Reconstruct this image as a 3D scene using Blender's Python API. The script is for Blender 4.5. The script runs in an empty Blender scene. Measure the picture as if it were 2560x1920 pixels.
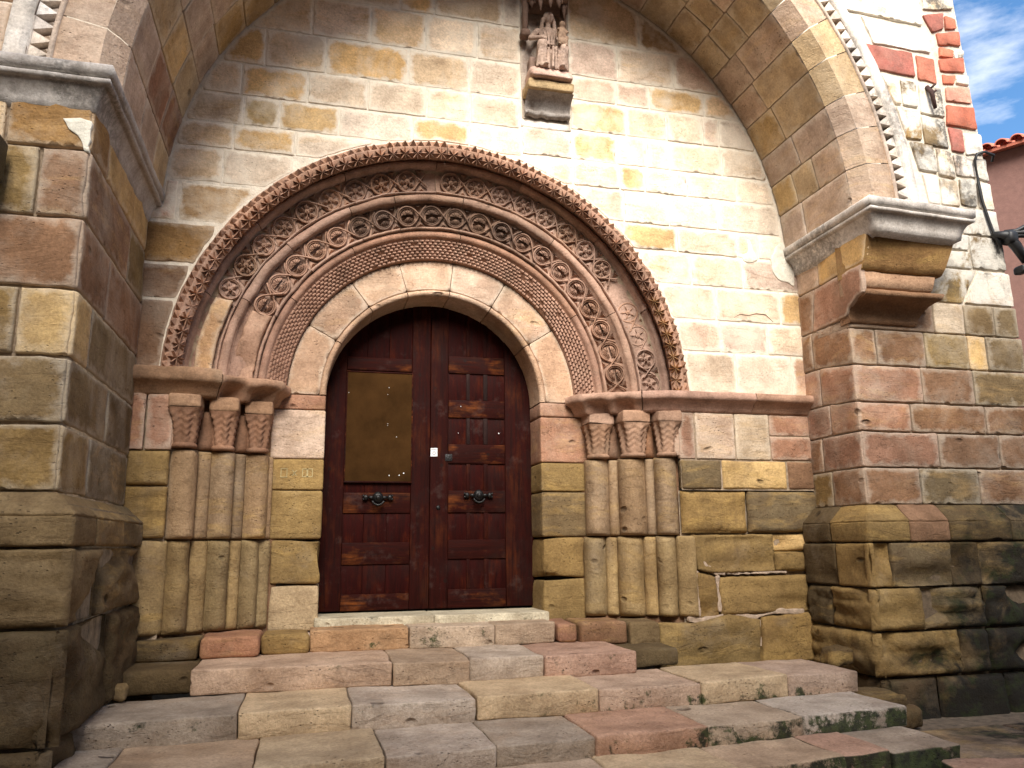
import bpy, bmesh, math, random
import numpy as np
from mathutils import Vector, Matrix, noise as mnoise
from mathutils.geometry import delaunay_2d_cdt
R_ = math.radians
rnd = random.Random(7)
scene = bpy.context.scene

# ------------------------------------------------------------------ camera
CAM = Vector((-1.0036, -5.9346, 0.5288))
yaw, pitch, roll = 0.2528, 0.1983, -0.0110
fw = Vector((math.sin(yaw)*math.cos(pitch), math.cos(yaw)*math.cos(pitch), math.sin(pitch)))
r0 = Vector((math.cos(yaw), -math.sin(yaw), 0)); u0 = r0.cross(fw)
rr = r0*math.cos(roll)+u0*math.sin(roll); uu = -r0*math.sin(roll)+u0*math.cos(roll)
cam_data = bpy.data.cameras.new('camera'); cam = bpy.data.objects.new('camera', cam_data)
scene.collection.objects.link(cam); scene.camera = cam
cam.matrix_world = Matrix(((rr.x, uu.x, -fw.x, CAM.x), (rr.y, uu.y, -fw.y, CAM.y), (rr.z, uu.z, -fw.z, CAM.z), (0, 0, 0, 1)))
cam_data.sensor_width = 36; cam_data.lens = 1983.3/2560*36; cam_data.clip_end = 600; cam_data.clip_start = .05

# ------------------------------------------------------------------ sky, sun, exposure
SUN_EL, SUN_AZ = R_(37), R_(-13)          # azimuth measured from the wall normal, towards the left
world = bpy.data.worlds.new('World'); scene.world = world; world.use_nodes = True
wn, wl = world.node_tree.nodes, world.node_tree.links
wn.clear()
out = wn.new('ShaderNodeOutputWorld'); bg = wn.new('ShaderNodeBackground')
sky = wn.new('ShaderNodeTexSky'); sky.sky_type = 'NISHITA'; sky.sun_disc = False
sky.sun_elevation = SUN_EL; sky.sun_rotation = math.pi+SUN_AZ
sky.dust_density = .6; sky.ozone_density = 1.5
tc = wn.new('ShaderNodeTexCoord'); mp = wn.new('ShaderNodeMapping'); mp.inputs['Scale'].default_value = (1.6, 1.6, 5.0)
mp.inputs['Location'].default_value = (.9, .35, 1.6)
nz = wn.new('ShaderNodeTexNoise'); nz.inputs['Scale'].default_value = 2.6; nz.inputs['Detail'].default_value = 9; nz.inputs['Roughness'].default_value = .58
rmp = wn.new('ShaderNodeValToRGB'); rmp.color_ramp.elements[0].position = .44; rmp.color_ramp.elements[1].position = .70
mix = wn.new('ShaderNodeMixRGB'); mix.inputs[2].default_value = (6.4, 6.5, 6.8, 1)
hs = wn.new('ShaderNodeHueSaturation'); hs.inputs['Saturation'].default_value = 1.25; hs.inputs['Value'].default_value = 1.0
wl.new(tc.outputs['Generated'], mp.inputs[0]); wl.new(mp.outputs[0], nz.inputs['Vector']); wl.new(nz.outputs['Fac'], rmp.inputs[0])
wl.new(sky.outputs[0], hs.inputs['Color']); wl.new(hs.outputs[0], mix.inputs[1]); wl.new(rmp.outputs[0], mix.inputs[0]); wl.new(mix.outputs[0], bg.inputs[0])
bg.inputs[1].default_value = .12
wl.new(bg.outputs[0], out.inputs[0])
sd = bpy.data.lights.new('sun', 'SUN'); sd.energy = 4.8; sd.angle = R_(36); sd.color = (1, .945, .85)
sun = bpy.data.objects.new('sun', sd); scene.collection.objects.link(sun)
sdir = Vector((math.sin(SUN_AZ)*math.cos(SUN_EL), -math.cos(SUN_AZ)*math.cos(SUN_EL), math.sin(SUN_EL)))   # towards the sun
sun.rotation_euler = sdir.to_track_quat('Z', 'Y').to_euler(); sun.location = sdir*20
vs = scene.view_settings; vs.view_transform = 'Standard'; vs.look = 'None'; vs.gamma = 1; vs.use_curve_mapping = False; vs.exposure = 1.10

# ------------------------------------------------------------------ helpers
LOC = {}
def link(o, parent=None):
    scene.collection.objects.link(o)
    if parent is not None:
        o.parent = parent
        o.matrix_parent_inverse = Matrix.Translation(-LOC.get(parent.name, Vector((0, 0, 0))))
    return o
def empty(name, loc, label=None, cat=None, group=None, kind=None, parent=None):
    o = bpy.data.objects.new(name, None); o.empty_display_size = .2
    link(o, parent); o.location = loc; LOC[o.name] = Vector(loc)
    if parent is not None: o.matrix_parent_inverse = Matrix.Translation(-LOC.get(parent.name, Vector((0, 0, 0))))
    tag(o, label, cat, group, kind); return o
def tag(o, label=None, cat=None, group=None, kind=None):
    if label: o['label'] = label
    if cat: o['category'] = cat
    if group: o['group'] = group
    if kind: o['kind'] = kind
    return o
class G:
    """a small geometry buffer: vertices, faces and the nearness of each vertex to the outline of its stone"""
    def __init__(s): s.v = []; s.f = []; s.e = []
    def cap(s, pts, flip=False):
        b = len(s.v); s.v += [tuple(p) for p in pts]; s.e += [0.]*len(pts); q = tuple(range(b, b+len(pts))); s.f.append(q[::-1] if flip else q)
    def add(s, v, f, e=None):
        b = len(s.v); s.v += [tuple(p) for p in v]; s.f += [tuple(i+b for i in q) for q in f]
        s.e += list(e) if e is not None else [0.]*len(v); return s
def mesh_of(name, g, mat, smooth=True):
    me = bpy.data.meshes.new(name); me.from_pydata(g.v, [], g.f)
    a = me.attributes.new('edge', 'FLOAT', 'POINT'); a.data.foreach_set('value', g.e)
    if smooth: me.polygons.foreach_set('use_smooth', [True]*len(me.polygons))
    me.materials.append(mat); me.update(); return me
def make(name, g, mat, parent=None, col=(.5, .4, .3), smooth=True, label=None):
    o = bpy.data.objects.new(name, mesh_of(name, g, mat, smooth)); link(o, parent)
    o.color = (*col, 1)
    if label: o['label'] = label
    return o
def nz3(x, y, z, s, o=0.): return mnoise.noise(Vector((x*s+o, y*s-o*.7, z*s+o*1.3)))

def jit(c, a=.12, rg=None):
    rg = rg or rnd
    k = 1+rg.uniform(-a, a); h = rg.uniform(-.04, .04)
    return (max(0, c[0]*k*(1+h)), max(0, c[1]*k), max(0, c[2]*k*(1-h*1.5)))
PAL = {'c': (.68, .55, .38), 'w': (.74, .65, .52), 'o': (.60, .40, .17), 'g': (.60, .48, .345), 'p': (.58, .43, .32), 't': (.55, .405, .235),
       'b': (.29, .17, .065), 'y': (.285, .188, .072), 'd': (.11, .075, .035), 'r': (.46, .17, .10), 'k': (.200, .143, .074), 's': (.36, .19, .118), 'm': (.255, .142, .078)}
PALT = {**PAL, 'c': (.76, .63, .48), 'w': (.82, .73, .61), 'o': (.67, .45, .21), 'g': (.70, .575, .445), 't': (.66, .50, .325), 'p': (.68, .515, .40), 'y': (.50, .37, .19), 'b': (.46, .30, .15), 's': (.52, .34, .235)}
# maps from (u, v, outward d) to the world
def plane_y(y0, sk=0., x0=0.): return lambda u, v, d: (u, y0+sk*(u-x0)-d, v)
def plane_x(x0, sgn, sk=0.): return lambda u, v, d: (x0+sk*u+sgn*d, u, v)
def plane_z(z0): return lambda u, v, d: (u, v, z0+d)
def cyl_in(xc, zc, R): return lambda u, v, d: (xc+(R-d)*math.cos(u/R), v, zc+(R-d)*math.sin(u/R))

def outline(poly, step, gap, jt, seed):
    P = [np.array(p, float) for p in poly]; pts = []
    n = len(P)
    A = sum(P[i][0]*P[(i+1) % n][1]-P[(i+1) % n][0]*P[i][1] for i in range(n))
    if A < 0: P = P[::-1]
    for i in range(n):
        a, b = P[i], P[(i+1) % n]; L = np.linalg.norm(b-a)
        if L < 1e-5: continue
        k = max(1, int(round(L/step))); ts = [j/k for j in range(k)]
        if L > .07: ts = sorted(set(ts+[.013/L, 1-.013/L]))
        for t_ in ts: pts.append(a+(b-a)*t_)
    q = np.array(pts); m = len(q)
    t = np.roll(q, -1, 0)-np.roll(q, 1, 0); t /= np.maximum(np.linalg.norm(t, axis=1), 1e-9)[:, None]
    nrm = np.stack([-t[:, 1], t[:, 0]], 1)
    q = q+nrm*gap*.5
    q = .5*q+.25*(np.roll(q, 1, 0)+np.roll(q, -1, 0))*1.0
    for i in range(m):
        w = mnoise.noise(Vector((q[i, 0]*9+seed, q[i, 1]*9, seed*.37)))*.6+mnoise.noise(Vector((q[i, 0]*25+seed, q[i, 1]*25, seed*.9)))*.6
        q[i] += nrm[i]*(jt*(w+.25))
    return q, nrm
def seg_dist(p, q):
    a = q; b = np.roll(q, -1, 0); ab = b-a; l2 = np.maximum((ab**2).sum(1), 1e-12)
    t = np.clip(((p[:, None, :]-a[None])*ab[None]).sum(2)/l2[None], 0, 1)
    c = a[None]+t[..., None]*ab[None]
    return np.sqrt(((p[:, None, :]-c)**2).sum(2)).min(1)
def inside(p, q):
    x, y = p[:, 0][:, None], p[:, 1][:, None]; a = q; b = np.roll(q, -1, 0)
    c = ((a[None, :, 1] > y) != (b[None, :, 1] > y)) & (x < (b[:, 0]-a[:, 0])[None]*(y-a[None, :, 1])/(np.where(np.abs(b[:, 1]-a[:, 1]) < 1e-12, 1e-12, b[:, 1]-a[:, 1]))[None]+a[None, :, 0])
    return (c.sum(1) % 2) == 1
_seed = [0]
def stone_geo(poly, mapf, g=None, r=.012, amp=.004, step=.055, gap=.010, thick=.05, jt=.004, cup=0., proud=0., erode=0.):
    """a dressed stone: an uneven outline, rounded arrises, a slightly uneven face, and sides that run back into the wall"""
    _seed[0] += 1; sd_ = _seed[0]*3.173 % 97
    g = g or G()
    q, nrm = outline(poly, step, gap, jt, sd_)
    lo, hi = q.min(0), q.max(0)
    rings = [q]
    for f in (.35, 1.0):
        w = q+nrm*r*f; d = seg_dist(w, q); ok = inside(w, q) & (d > r*f*.85); rings.append(w[ok])
    gx = np.arange(lo[0], hi[0], step); gy = np.arange(lo[1], hi[1], step)
    if len(gx) and len(gy):
        grid = np.stack(np.meshgrid(gx+step*.5, gy+step*.5), -1).reshape(-1, 2)
        grid = grid+np.array([[rnd.uniform(-.2, .2)*step, rnd.uniform(-.2, .2)*step] for _ in grid])
        d = seg_dist(grid, q); grid = grid[inside(grid, q) & (d > r+step*.35)]
        rings.append(grid)
    allp = np.concatenate(rings); m = len(q)
    vs2, _e, fs, *_r = delaunay_2d_cdt([Vector(p) for p in allp], [(i, (i+1) % m) for i in range(m)], [], 1, 1e-6)
    P = np.array([(v.x, v.y) for v in vs2]); D = seg_dist(P, q)
    k = np.clip(1-D/r, 0, 1); dep = -r*(1-np.sqrt(np.maximum(0, 1-k**2)))
    ctr = (lo+hi)/2; V = []
    for i in range(len(P)):
        u, v = P[i]
        x, y, z = mapf(u, v, 0.)
        w = nz3(x, y, z, 3.2, sd_)*.9+nz3(x, y, z, 9, sd_)*.6+nz3(x, y, z, 24, sd_)*.35
        s = min(1, D[i]/r+.25)
        dd = dep[i]+amp*w*s+proud
        if cup: dd -= cup*max(0., 1-D[i]/(.45*min(hi[0]-lo[0], hi[1]-lo[1])))**2
        if erode:
            e = nz3(x, y*.8, z*1.4, 2.3, sd_*.7+5)
            dd -= erode*max(0, e-.08)*1.6*s
            dd -= erode*.35*max(0, nz3(x*.5, y, z*7, 2.2, sd_))*s
        V.append(mapf(u, v, dd))
    # outline walked again for the sides
    def near(p): return int(((P-p)**2).sum(1).argmin())
    ring = [near(p) for p in q]
    back = [mapf(q[i, 0], q[i, 1], -thick) for i in range(m)]
    F = [tuple(f) for f in fs]
    # winding
    if F:
        a, b, c = (Vector(V[i]) for i in F[0][:3]); pd = Vector(mapf(P[F[0][0]][0], P[F[0][0]][1], .1))-Vector(mapf(P[F[0][0]][0], P[F[0][0]][1], 0.))
        flip = (b-a).cross(c-a).dot(pd) < 0
        if flip: F = [f[::-1] for f in F]
        n0 = len(V); V += back
        for i in range(m):
            j = (i+1) % m
            if ring[i] == ring[j]: continue
            fq = (ring[i], n0+i, n0+j, ring[j])
            F.append(fq[::-1] if flip else fq)
    E = list(np.clip(1-D/.05, 0, 1))+[1.]*m
    g.add(V, F, E[:len(V)]); return g
def stone(name, poly, mapf, parent, mat, col, label=None, **k):
    k['r'] = k.get('r', .012)*rnd.uniform(.7, 1.7); k['proud'] = k.get('proud', 0.)+rnd.uniform(-.003, .004)
    return make(name, stone_geo(poly, mapf, **k), mat, parent, jit(col), label=label)

def block_geo(x0, x1, y0, y1, z0, z1, r=.02, amp=.006, n=None, g=None, xf=None, erode=0., cell=.08):
    """a rounded, slightly uneven block"""
    _seed[0] += 1; sd_ = _seed[0]*2.71 % 91
    g = g or G(); L = (x1-x0, y1-y0, z1-z0); nn = [max(2, min(14, int(round(l/cell)))) for l in L]
    idx = {}; V = []; F = []
    def ax(n, l):
        t = [i/n for i in range(n+1)]; e = min(.3, r/l)
        return sorted(set([0, e*.4, e, 1-e, 1-e*.4, 1]+[x for x in t if e < x < 1-e]))
    A = [ax(nn[i], L[i]) for i in range(3)]
    def vid(i, j, k):
        key = (i, j, k)
        if key in idx: return idx[key]
        p = Vector((x0+A[0][i]*L[0], y0+A[1][j]*L[1], z0+A[2][k]*L[2]))
        rq = min(r, min(L)*.45)
        c = Vector((min(max(p.x, x0+rq), x1-rq), min(max(p.y, y0+rq), y1-rq), min(max(p.z, z0+rq), z1-rq)))
        dv = p-c; nrm = dv.normalized() if dv.length > 1e-9 else Vector((0, 0, 1))
        w = nz3(*p, 3, sd_)*.9+nz3(*p, 9, sd_)*.6+nz3(*p, 26, sd_)*.35
        q = c+nrm*(rq+amp*w)
        if erode:
            q -= nrm*erode*max(0, nz3(p.x, p.y, p.z*1.5, 2.4, sd_)-.05)*1.5
        if xf: q = Vector(xf(q))
        idx[key] = len(V); V.append(tuple(q)); return idx[key]
    na, nb, nc = len(A[0])-1, len(A[1])-1, len(A[2])-1
    for i in range(na):
        for j in range(nb):
            F.append((vid(i, j, 0), vid(i, j+1, 0), vid(i+1, j+1, 0), vid(i+1, j, 0))); F.append((vid(i, j, nc), vid(i+1, j, nc), vid(i+1, j+1, nc), vid(i, j+1, nc)))
    for i in range(na):
        for k in range(nc):
            F.append((vid(i, 0, k), vid(i+1, 0, k), vid(i+1, 0, k+1), vid(i, 0, k+1))); F.append((vid(i, nb, k), vid(i, nb, k+1), vid(i+1, nb, k+1), vid(i+1, nb, k)))
    for j in range(nb):
        for k in range(nc):
            F.append((vid(0, j, k), vid(0, j, k+1), vid(0, j+1, k+1), vid(0, j+1, k))); F.append((vid(na, j, k), vid(na, j+1, k), vid(na, j+1, k+1), vid(na, j, k+1)))
    g.add(V, F); return g
def box_geo(x0, x1, y0, y1, z0, z1, g=None):
    g = g or G()
    V = [(x, y, z) for z in (z0, z1) for y in (y0, y1) for x in (x0, x1)]
    return g.add(V, [(0, 2, 3, 1), (4, 5, 7, 6), (0, 1, 5, 4), (2, 6, 7, 3), (0, 4, 6, 2), (1, 3, 7, 5)])
def grid_faces(nu, nv, wrap=False, flip=False):
    F = []
    for i in range(nu if wrap else nu-1):
        for j in range(nv-1):
            a, b = i*nv+j, ((i+1) % nu)*nv+j
            q = (a, b, b+1, a+1); F.append(q[::-1] if flip else q)
    return F
def ring_geo(prof, t0, t1, n, xc=0., zc=1.7, amp=.004, g=None, gapdeg=0., skew=None, yoff=0.):
    """a profile [(radius, y)] swept about a horizontal axis; angles in degrees"""
    _seed[0] += 1; sd_ = _seed[0]*1.93 % 83; g = g or G(); V = []
    t0 += gapdeg; t1 -= gapdeg
    for i in range(n+1):
        t = R_(t0+(t1-t0)*i/n)
        for (r, y) in prof:
            x, z = xc+r*math.cos(t), zc+r*math.sin(t); w = (nz3(x, y, z, 7, sd_)+.5*nz3(x, y, z, 21, sd_))*amp
            yy = y+yoff+(skew(x) if skew else 0.)
            V.append((x+w*math.cos(t), yy-abs(w)*.5, z+w*math.sin(t)))
    m = len(prof); F = grid_faces(n+1, m)
    g.add(V, F); g.cap(V[:m]); g.cap(V[n*m:n*m+m], True); return g
def lathe_geo(cx, cy, prof, n=20, amp=.003, g=None, squash=None, rot=0., cap=True):
    _seed[0] += 1; sd_ = _seed[0]*1.37 % 83; g = g or G(); V = []
    for i in range(n):
        t = 2*math.pi*i/n+rot
        for (r, z) in prof:
            x, y = cx+r*math.cos(t), cy+r*math.sin(t)
            w = (nz3(x, y, z, 6, sd_)+.5*nz3(x, y, z, 17, sd_))*amp
            V.append((x+w*math.cos(t), y+w*math.sin(t), z))
    m = len(prof); F = grid_faces(n, m, wrap=True)
    if cap: F += [tuple(i*m for i in range(n))[::-1], tuple(i*m+m-1 for i in range(n))]
    return g.add(V, F)
def path_geo(path, prof, amp=.004, g=None, cell=.08, outsign=1, hollows=()):
    """profile [(outward, z)] along a plan path, mitred at corners"""
    _seed[0] += 1; sd_ = _seed[0]*1.71 % 83; g = g or G(); P = [Vector(p) for p in path]; N = []
    for i in range(len(P)):
        ds = []
        if i > 0: ds.append((P[i]-P[i-1]).normalized())
        if i < len(P)-1: ds.append((P[i+1]-P[i]).normalized())
        ns = [Vector((d.y, -d.x))*outsign for d in ds]; n = sum(ns, Vector((0, 0))); n.normalize()
        N.append(n/max(.3, n.dot(ns[0])))
    pts = []
    for i in range(len(P)-1):
        k = max(1, int((P[i+1]-P[i]).length/cell))
        for j in range(k+(1 if i == len(P)-2 else 0)):
            t = j/k; pts.append((P[i].lerp(P[i+1], t), N[i].lerp(N[i+1], t)))
    V = []
    for p, n in pts:
        for (o, z) in prof:
            w = (nz3(p.x, p.y, z, 6, sd_)+.6*nz3(p.x, p.y, z, 18, sd_))*amp
            for (hx, hy, hr, hz, hd) in hollows:
                dd = math.hypot(p.x-hx, p.y-hy)/hr
                if dd < 1 and z < hz and o > -.05: o -= hd*(1-dd**4)*min(1, (hz-z)/.03)
            V.append((p.x+n.x*(o+w), p.y+n.y*(o+w), z+w*.4))
    m = len(prof); F = grid_faces(len(pts), m, flip=outsign < 0)
    g.add(V, F); g.cap(V[:m], outsign < 0); g.cap(V[(len(pts)-1)*m:len(pts)*m], outsign > 0); return g
def tube_geo(pts, r, n=6, g=None, closed=False, up=Vector((0, 0, 1)), flat=1.):
    g = g or G(); P = [Vector(p) for p in pts]; V = []; m = len(P)
    rs = r if isinstance(r, (list, tuple)) else [r]*m
    for i in range(m):
        a = P[i-1] if (i > 0 or closed) else P[i]; b = P[(i+1) % m] if (i < m-1 or closed) else P[i]
        d = (b-a).normalized(); s = d.cross(up)
        s = s.normalized() if s.length > 1e-4 else d.cross(Vector((1, 0, 0))).normalized()
        w = s.cross(d)
        for k in range(n):
            t = 2*math.pi*k/n; V.append(P[i]+s*math.cos(t)*rs[i]+w*math.sin(t)*rs[i]*flat)
    F = []
    for i in range(m if closed else m-1):
        for k in range(n):
            a, b = i*n+k, i*n+(k+1) % n; c, d = ((i+1) % m)*n+(k+1) % n, ((i+1) % m)*n+k
            F.append((a, d, c, b))
    if not closed: F += [tuple(range(n)), tuple(range((m-1)*n, m*n))[::-1]]
    return g.add(V, F)

# ------------------------------------------------------------------ materials
def nodes_of(name):
    m = bpy.data.materials.new(name); m.use_nodes = True; nt = m.node_tree
    return m, nt, nt.nodes, nt.links, nt.nodes['Principled BSDF']
def N(nt, t, **k):
    n = nt.nodes.new(t)
    for a, b in k.items():
        if a.startswith('_'): setattr(n, a[1:], b)
        else: n.inputs[a.replace('__', ' ')].default_value = b
    return n
def ramp(nt, src, a, b, ca=(0, 0, 0, 1), cb=(1, 1, 1, 1)):
    r = nt.nodes.new('ShaderNodeValToRGB'); r.color_ramp.elements[0].position = a; r.color_ramp.elements[1].position = b
    r.color_ramp.elements[0].color = ca; r.color_ramp.elements[1].color = cb; nt.links.new(src, r.inputs[0]); return r.outputs[0]
def mixc(nt, f, a, b, mode='MIX'):
    m = nt.nodes.new('ShaderNodeMixRGB'); m.blend_type = mode
    for i, x in enumerate((f, a, b)):
        if hasattr(x, 'is_output'): nt.links.new(x, m.inputs[i])
        elif i == 0: m.inputs[0].default_value = x
        else: m.inputs[i].default_value = (*x, 1) if len(x) == 3 else x
    return m.outputs[0]
def math_(nt, op, a, b=None, clamp=False):
    m = nt.nodes.new('ShaderNodeMath'); m.operation = op; m.use_clamp = clamp
    for i, x in enumerate((a, b)):
        if x is None: continue
        if hasattr(x, 'is_output'): nt.links.new(x, m.inputs[i])
        else: m.inputs[i].default_value = x
    return m.outputs[0]
def noise_(nt, vec, scale, detail=6, rough=.6, dist=0.):
    n = N(nt, 'ShaderNodeTexNoise', Scale=scale, Detail=detail, Roughness=rough, Distortion=dist); nt.links.new(vec, n.inputs['Vector']); return n.outputs['Fac']
def mapped(nt, vec, s, rot=(0, 0, 0)):
    m = N(nt, 'ShaderNodeMapping', Scale=s, Rotation=rot); nt.links.new(vec, m.inputs[0]); return m.outputs[0]

def stone_mat(name, smear=0., strata=.5, dark=.35, pits=.3, lime=0., lichen=0., moss=0., tint=(.62, .40, .16), bump=.5, crust=0., damp_shade=0., holes=0., gain=1., run=.35):
    m, nt, nd, lk, bs = nodes_of(name)
    geo = nd.new('ShaderNodeNewGeometry'); pos = geo.outputs['Position']; oi = nd.new('ShaderNodeObjectInfo')
    ofs = nd.new('ShaderNodeVectorMath'); ofs.operation = 'SCALE'; ofs.inputs['Scale'].default_value = 37.
    cmb = nd.new('ShaderNodeCombineXYZ')
    for i in range(3): lk.new(oi.outputs['Random'], cmb.inputs[i])
    lk.new(cmb.outputs[0], ofs.inputs[0])
    ad = nd.new('ShaderNodeVectorMath'); ad.operation = 'ADD'; lk.new(pos, ad.inputs[0]); lk.new(ofs.outputs[0], ad.inputs[1]); lp = ad.outputs[0]
    c = oi.outputs['Color']
    if gain != 1.: c = mixc(nt, 1., c, (gain, gain, gain), 'MULTIPLY')
    # bedding in the stone
    warp = nd.new('ShaderNodeVectorMath'); warp.operation = 'ADD'
    wv = N(nt, 'ShaderNodeTexNoise', Scale=1.3, Detail=3); lk.new(lp, wv.inputs['Vector'])
    wsc = nd.new('ShaderNodeVectorMath'); wsc.operation = 'SCALE'; wsc.inputs['Scale'].default_value = .30; lk.new(wv.outputs['Color'], wsc.inputs[0])
    lk.new(lp, warp.inputs[0]); lk.new(wsc.outputs[0], warp.inputs[1])
    st = noise_(nt, mapped(nt, warp.outputs[0], (1.5, 1.5, 8)), 1.6, 6, .66)
    stm = ramp(nt, st, .50, .68)
    on = ramp(nt, math_(nt, 'FRACT', math_(nt, 'MULTIPLY', oi.outputs['Random'], 7.13)), .35, .75)
    c = mixc(nt, math_(nt, 'MULTIPLY', stm, math_(nt, 'MULTIPLY', on, strata)), c, mixc(nt, .72, c, tint))
    st2 = ramp(nt, noise_(nt, mapped(nt, warp.outputs[0], (1.6, 1.6, 10)), 2.4, 8, .72), .54, .74)
    c = mixc(nt, math_(nt, 'MULTIPLY', st2, strata*.55), c, mixc(nt, .8, c, (.16, .085, .035)))
    # cloudy tone
    cl = ramp(nt, noise_(nt, lp, 4.2, 8, .62), .28, .74, (.55, .50, .47, 1), (1.32, 1.32, 1.34, 1))
    c = mixc(nt, .85, c, cl, 'MULTIPLY')
    fine = ramp(nt, noise_(nt, lp, 60, 4, .7), .25, .75, (.66, .63, .60, 1), (1.3, 1.3, 1.3, 1)); c = mixc(nt, .85, c, fine, 'MULTIPLY')
    # brown stains
    ds = ramp(nt, noise_(nt, pos, 1.35, 7, .66, .4), .53, .78); c = mixc(nt, math_(nt, 'MULTIPLY', ds, dark), c, mixc(nt, .85, c, (.10, .055, .028)))
    # greyish bloom
    gb = ramp(nt, noise_(nt, pos, 2.6, 6, .65), .55, .74); c = mixc(nt, math_(nt, 'MULTIPLY', gb, .35), c, mixc(nt, .6, c, (.46, .385, .29)))
    rs_ = math_(nt, 'MULTIPLY', ramp(nt, noise_(nt, mapped(nt, pos, (5.5, 5.5, .55)), 1.0, 7, .7, .3), .54, .70), ramp(nt, noise_(nt, pos, .9, 4), .42, .62))
    c = mixc(nt, math_(nt, 'MULTIPLY', rs_, run), c, mixc(nt, .8, c, (.075, .045, .026)))
    # small pits
    vo = N(nt, 'ShaderNodeTexVoronoi', Scale=34.); lk.new(mapped(nt, lp, (1, 1, 1.5)), vo.inputs['Vector'])
    pm = math_(nt, 'MULTIPLY', ramp(nt, vo.outputs['Distance'], .10, .22, (1, 1, 1, 1), (0, 0, 0, 1)), ramp(nt, noise_(nt, pos, 5, 3), .5, .62))
    c = mixc(nt, math_(nt, 'MULTIPLY', pm, pits), c, mixc(nt, .8, c, (.07, .045, .03)))
    at = nd.new('ShaderNodeAttribute'); at.attribute_name = 'edge'
    if smear:
        sm = math_(nt, 'ADD', math_(nt, 'MULTIPLY', at.outputs['Fac'], .55), math_(nt, 'MULTIPLY', noise_(nt, pos, 11, 7, .68), 1.0))
        sm = ramp(nt, sm, .70, 1.0); sm2 = ramp(nt, noise_(nt, pos, 2.1, 8, .66, .3), .48, .70)
        k = math_(nt, 'MAXIMUM', sm, math_(nt, 'MULTIPLY', sm2, .75))
        c = mixc(nt, math_(nt, 'MULTIPLY', k, smear), c, (.79, .70, .57))
    if lime:
        l1 = ramp(nt, noise_(nt, pos, 2.4, 9, .68, .5), .40, .50); c = mixc(nt, math_(nt, 'MULTIPLY', l1, lime), c, (.80, .77, .70))
    if lichen:
        l2 = math_(nt, 'MULTIPLY', ramp(nt, noise_(nt, pos, 1.7, 6, .62, .3), .50, .60), ramp(nt, noise_(nt, pos, 24, 6, .75), .38, .55))
        c = mixc(nt, math_(nt, 'MULTIPLY', l2, lichen), c, (.085, .078, .07))
    if crust:
        l3 = ramp(nt, noise_(nt, pos, 8, 7, .7), .50, .66); c = mixc(nt, math_(nt, 'MULTIPLY', l3, crust), c, (.07, .042, .028))
    if holes:
        hv = N(nt, 'ShaderNodeTexVoronoi', Scale=3.3); lk.new(mapped(nt, warp.outputs[0], (1, 1, 1.7)), hv.inputs['Vector'])
        hm = math_(nt, 'MULTIPLY', ramp(nt, hv.outputs['Distance'], .07, .15, (1, 1, 1, 1), (0, 0, 0, 1)), ramp(nt, noise_(nt, pos, 2.2, 3), .48, .58))
        c = mixc(nt, math_(nt, 'MULTIPLY', hm, holes), c, mixc(nt, .9, c, (.02, .012, .006)))
    if damp_shade:  # moss stains plus painted shade, deepening to the right and downwards
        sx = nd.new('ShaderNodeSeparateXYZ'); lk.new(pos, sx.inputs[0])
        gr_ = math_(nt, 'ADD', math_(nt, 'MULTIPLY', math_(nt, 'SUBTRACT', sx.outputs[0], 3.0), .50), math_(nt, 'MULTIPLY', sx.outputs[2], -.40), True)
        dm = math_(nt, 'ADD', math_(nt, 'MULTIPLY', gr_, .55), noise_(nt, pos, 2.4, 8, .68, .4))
        c = mixc(nt, math_(nt, 'MULTIPLY', ramp(nt, dm, .62, .82), damp_shade), c, mixc(nt, ramp(nt, noise_(nt, pos, 6, 6, .7), .5, .6), (.014, .012, .009), (.022, .028, .010)))
    if moss:
        sx = nd.new('ShaderNodeSeparateXYZ'); lk.new(pos, sx.inputs[0])
        low = ramp(nt, math_(nt, 'MULTIPLY', sx.outputs[2], -1.), .34, .62)
        rgt = ramp(nt, math_(nt, 'ADD', math_(nt, 'MULTIPLY', sx.outputs[0], .2), .3), .25, .75)
        sn = nd.new('ShaderNodeSeparateXYZ'); lk.new(geo.outputs['Normal'], sn.inputs[0])
        vert = ramp(nt, math_(nt, 'ABSOLUTE', sn.outputs[2]), .3, .75, (1, 1, 1, 1), (0, 0, 0, 1))
        mm = math_(nt, 'ADD', noise_(nt, pos, 5.5, 8, .74), math_(nt, 'MULTIPLY', math_(nt, 'MULTIPLY', low, rgt), .26))
        mm = math_(nt, 'MULTIPLY', ramp(nt, mm, .60, .68), math_(nt, 'ADD', math_(nt, 'MULTIPLY', vert, .95), .05))
        mc = mixc(nt, ramp(nt, noise_(nt, pos, 19, 4), .4, .6), (.018, .022, .012), (.05, .068, .02))
        c = mixc(nt, math_(nt, 'MULTIPLY', mm, moss), c, mc)
    lk.new(c, bs.inputs['Base Color']); bs.inputs['Roughness'].default_value = .88
    bs.inputs['Specular IOR Level'].default_value = .25
    h = math_(nt, 'ADD', math_(nt, 'MULTIPLY', noise_(nt, lp, 95, 5, .7), .35), math_(nt, 'MULTIPLY', noise_(nt, lp, 17, 6, .68), 1.0))
    h = math_(nt, 'ADD', h, math_(nt, 'MULTIPLY', st2, -.35)); h = math_(nt, 'SUBTRACT', h, math_(nt, 'MULTIPLY', pm, .9))
    if holes: h = math_(nt, 'SUBTRACT', h, math_(nt, 'MULTIPLY', hm, 2.2))
    bp = N(nt, 'ShaderNodeBump', Strength=bump, Distance=.012); lk.new(h, bp.inputs['Height']); lk.new(bp.outputs[0], bs.inputs['Normal'])
    return m
M_tymp = stone_mat('tympanum_sandstone', run=.12, smear=.95, strata=.75, dark=.12, pits=.7, bump=.7)
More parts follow.
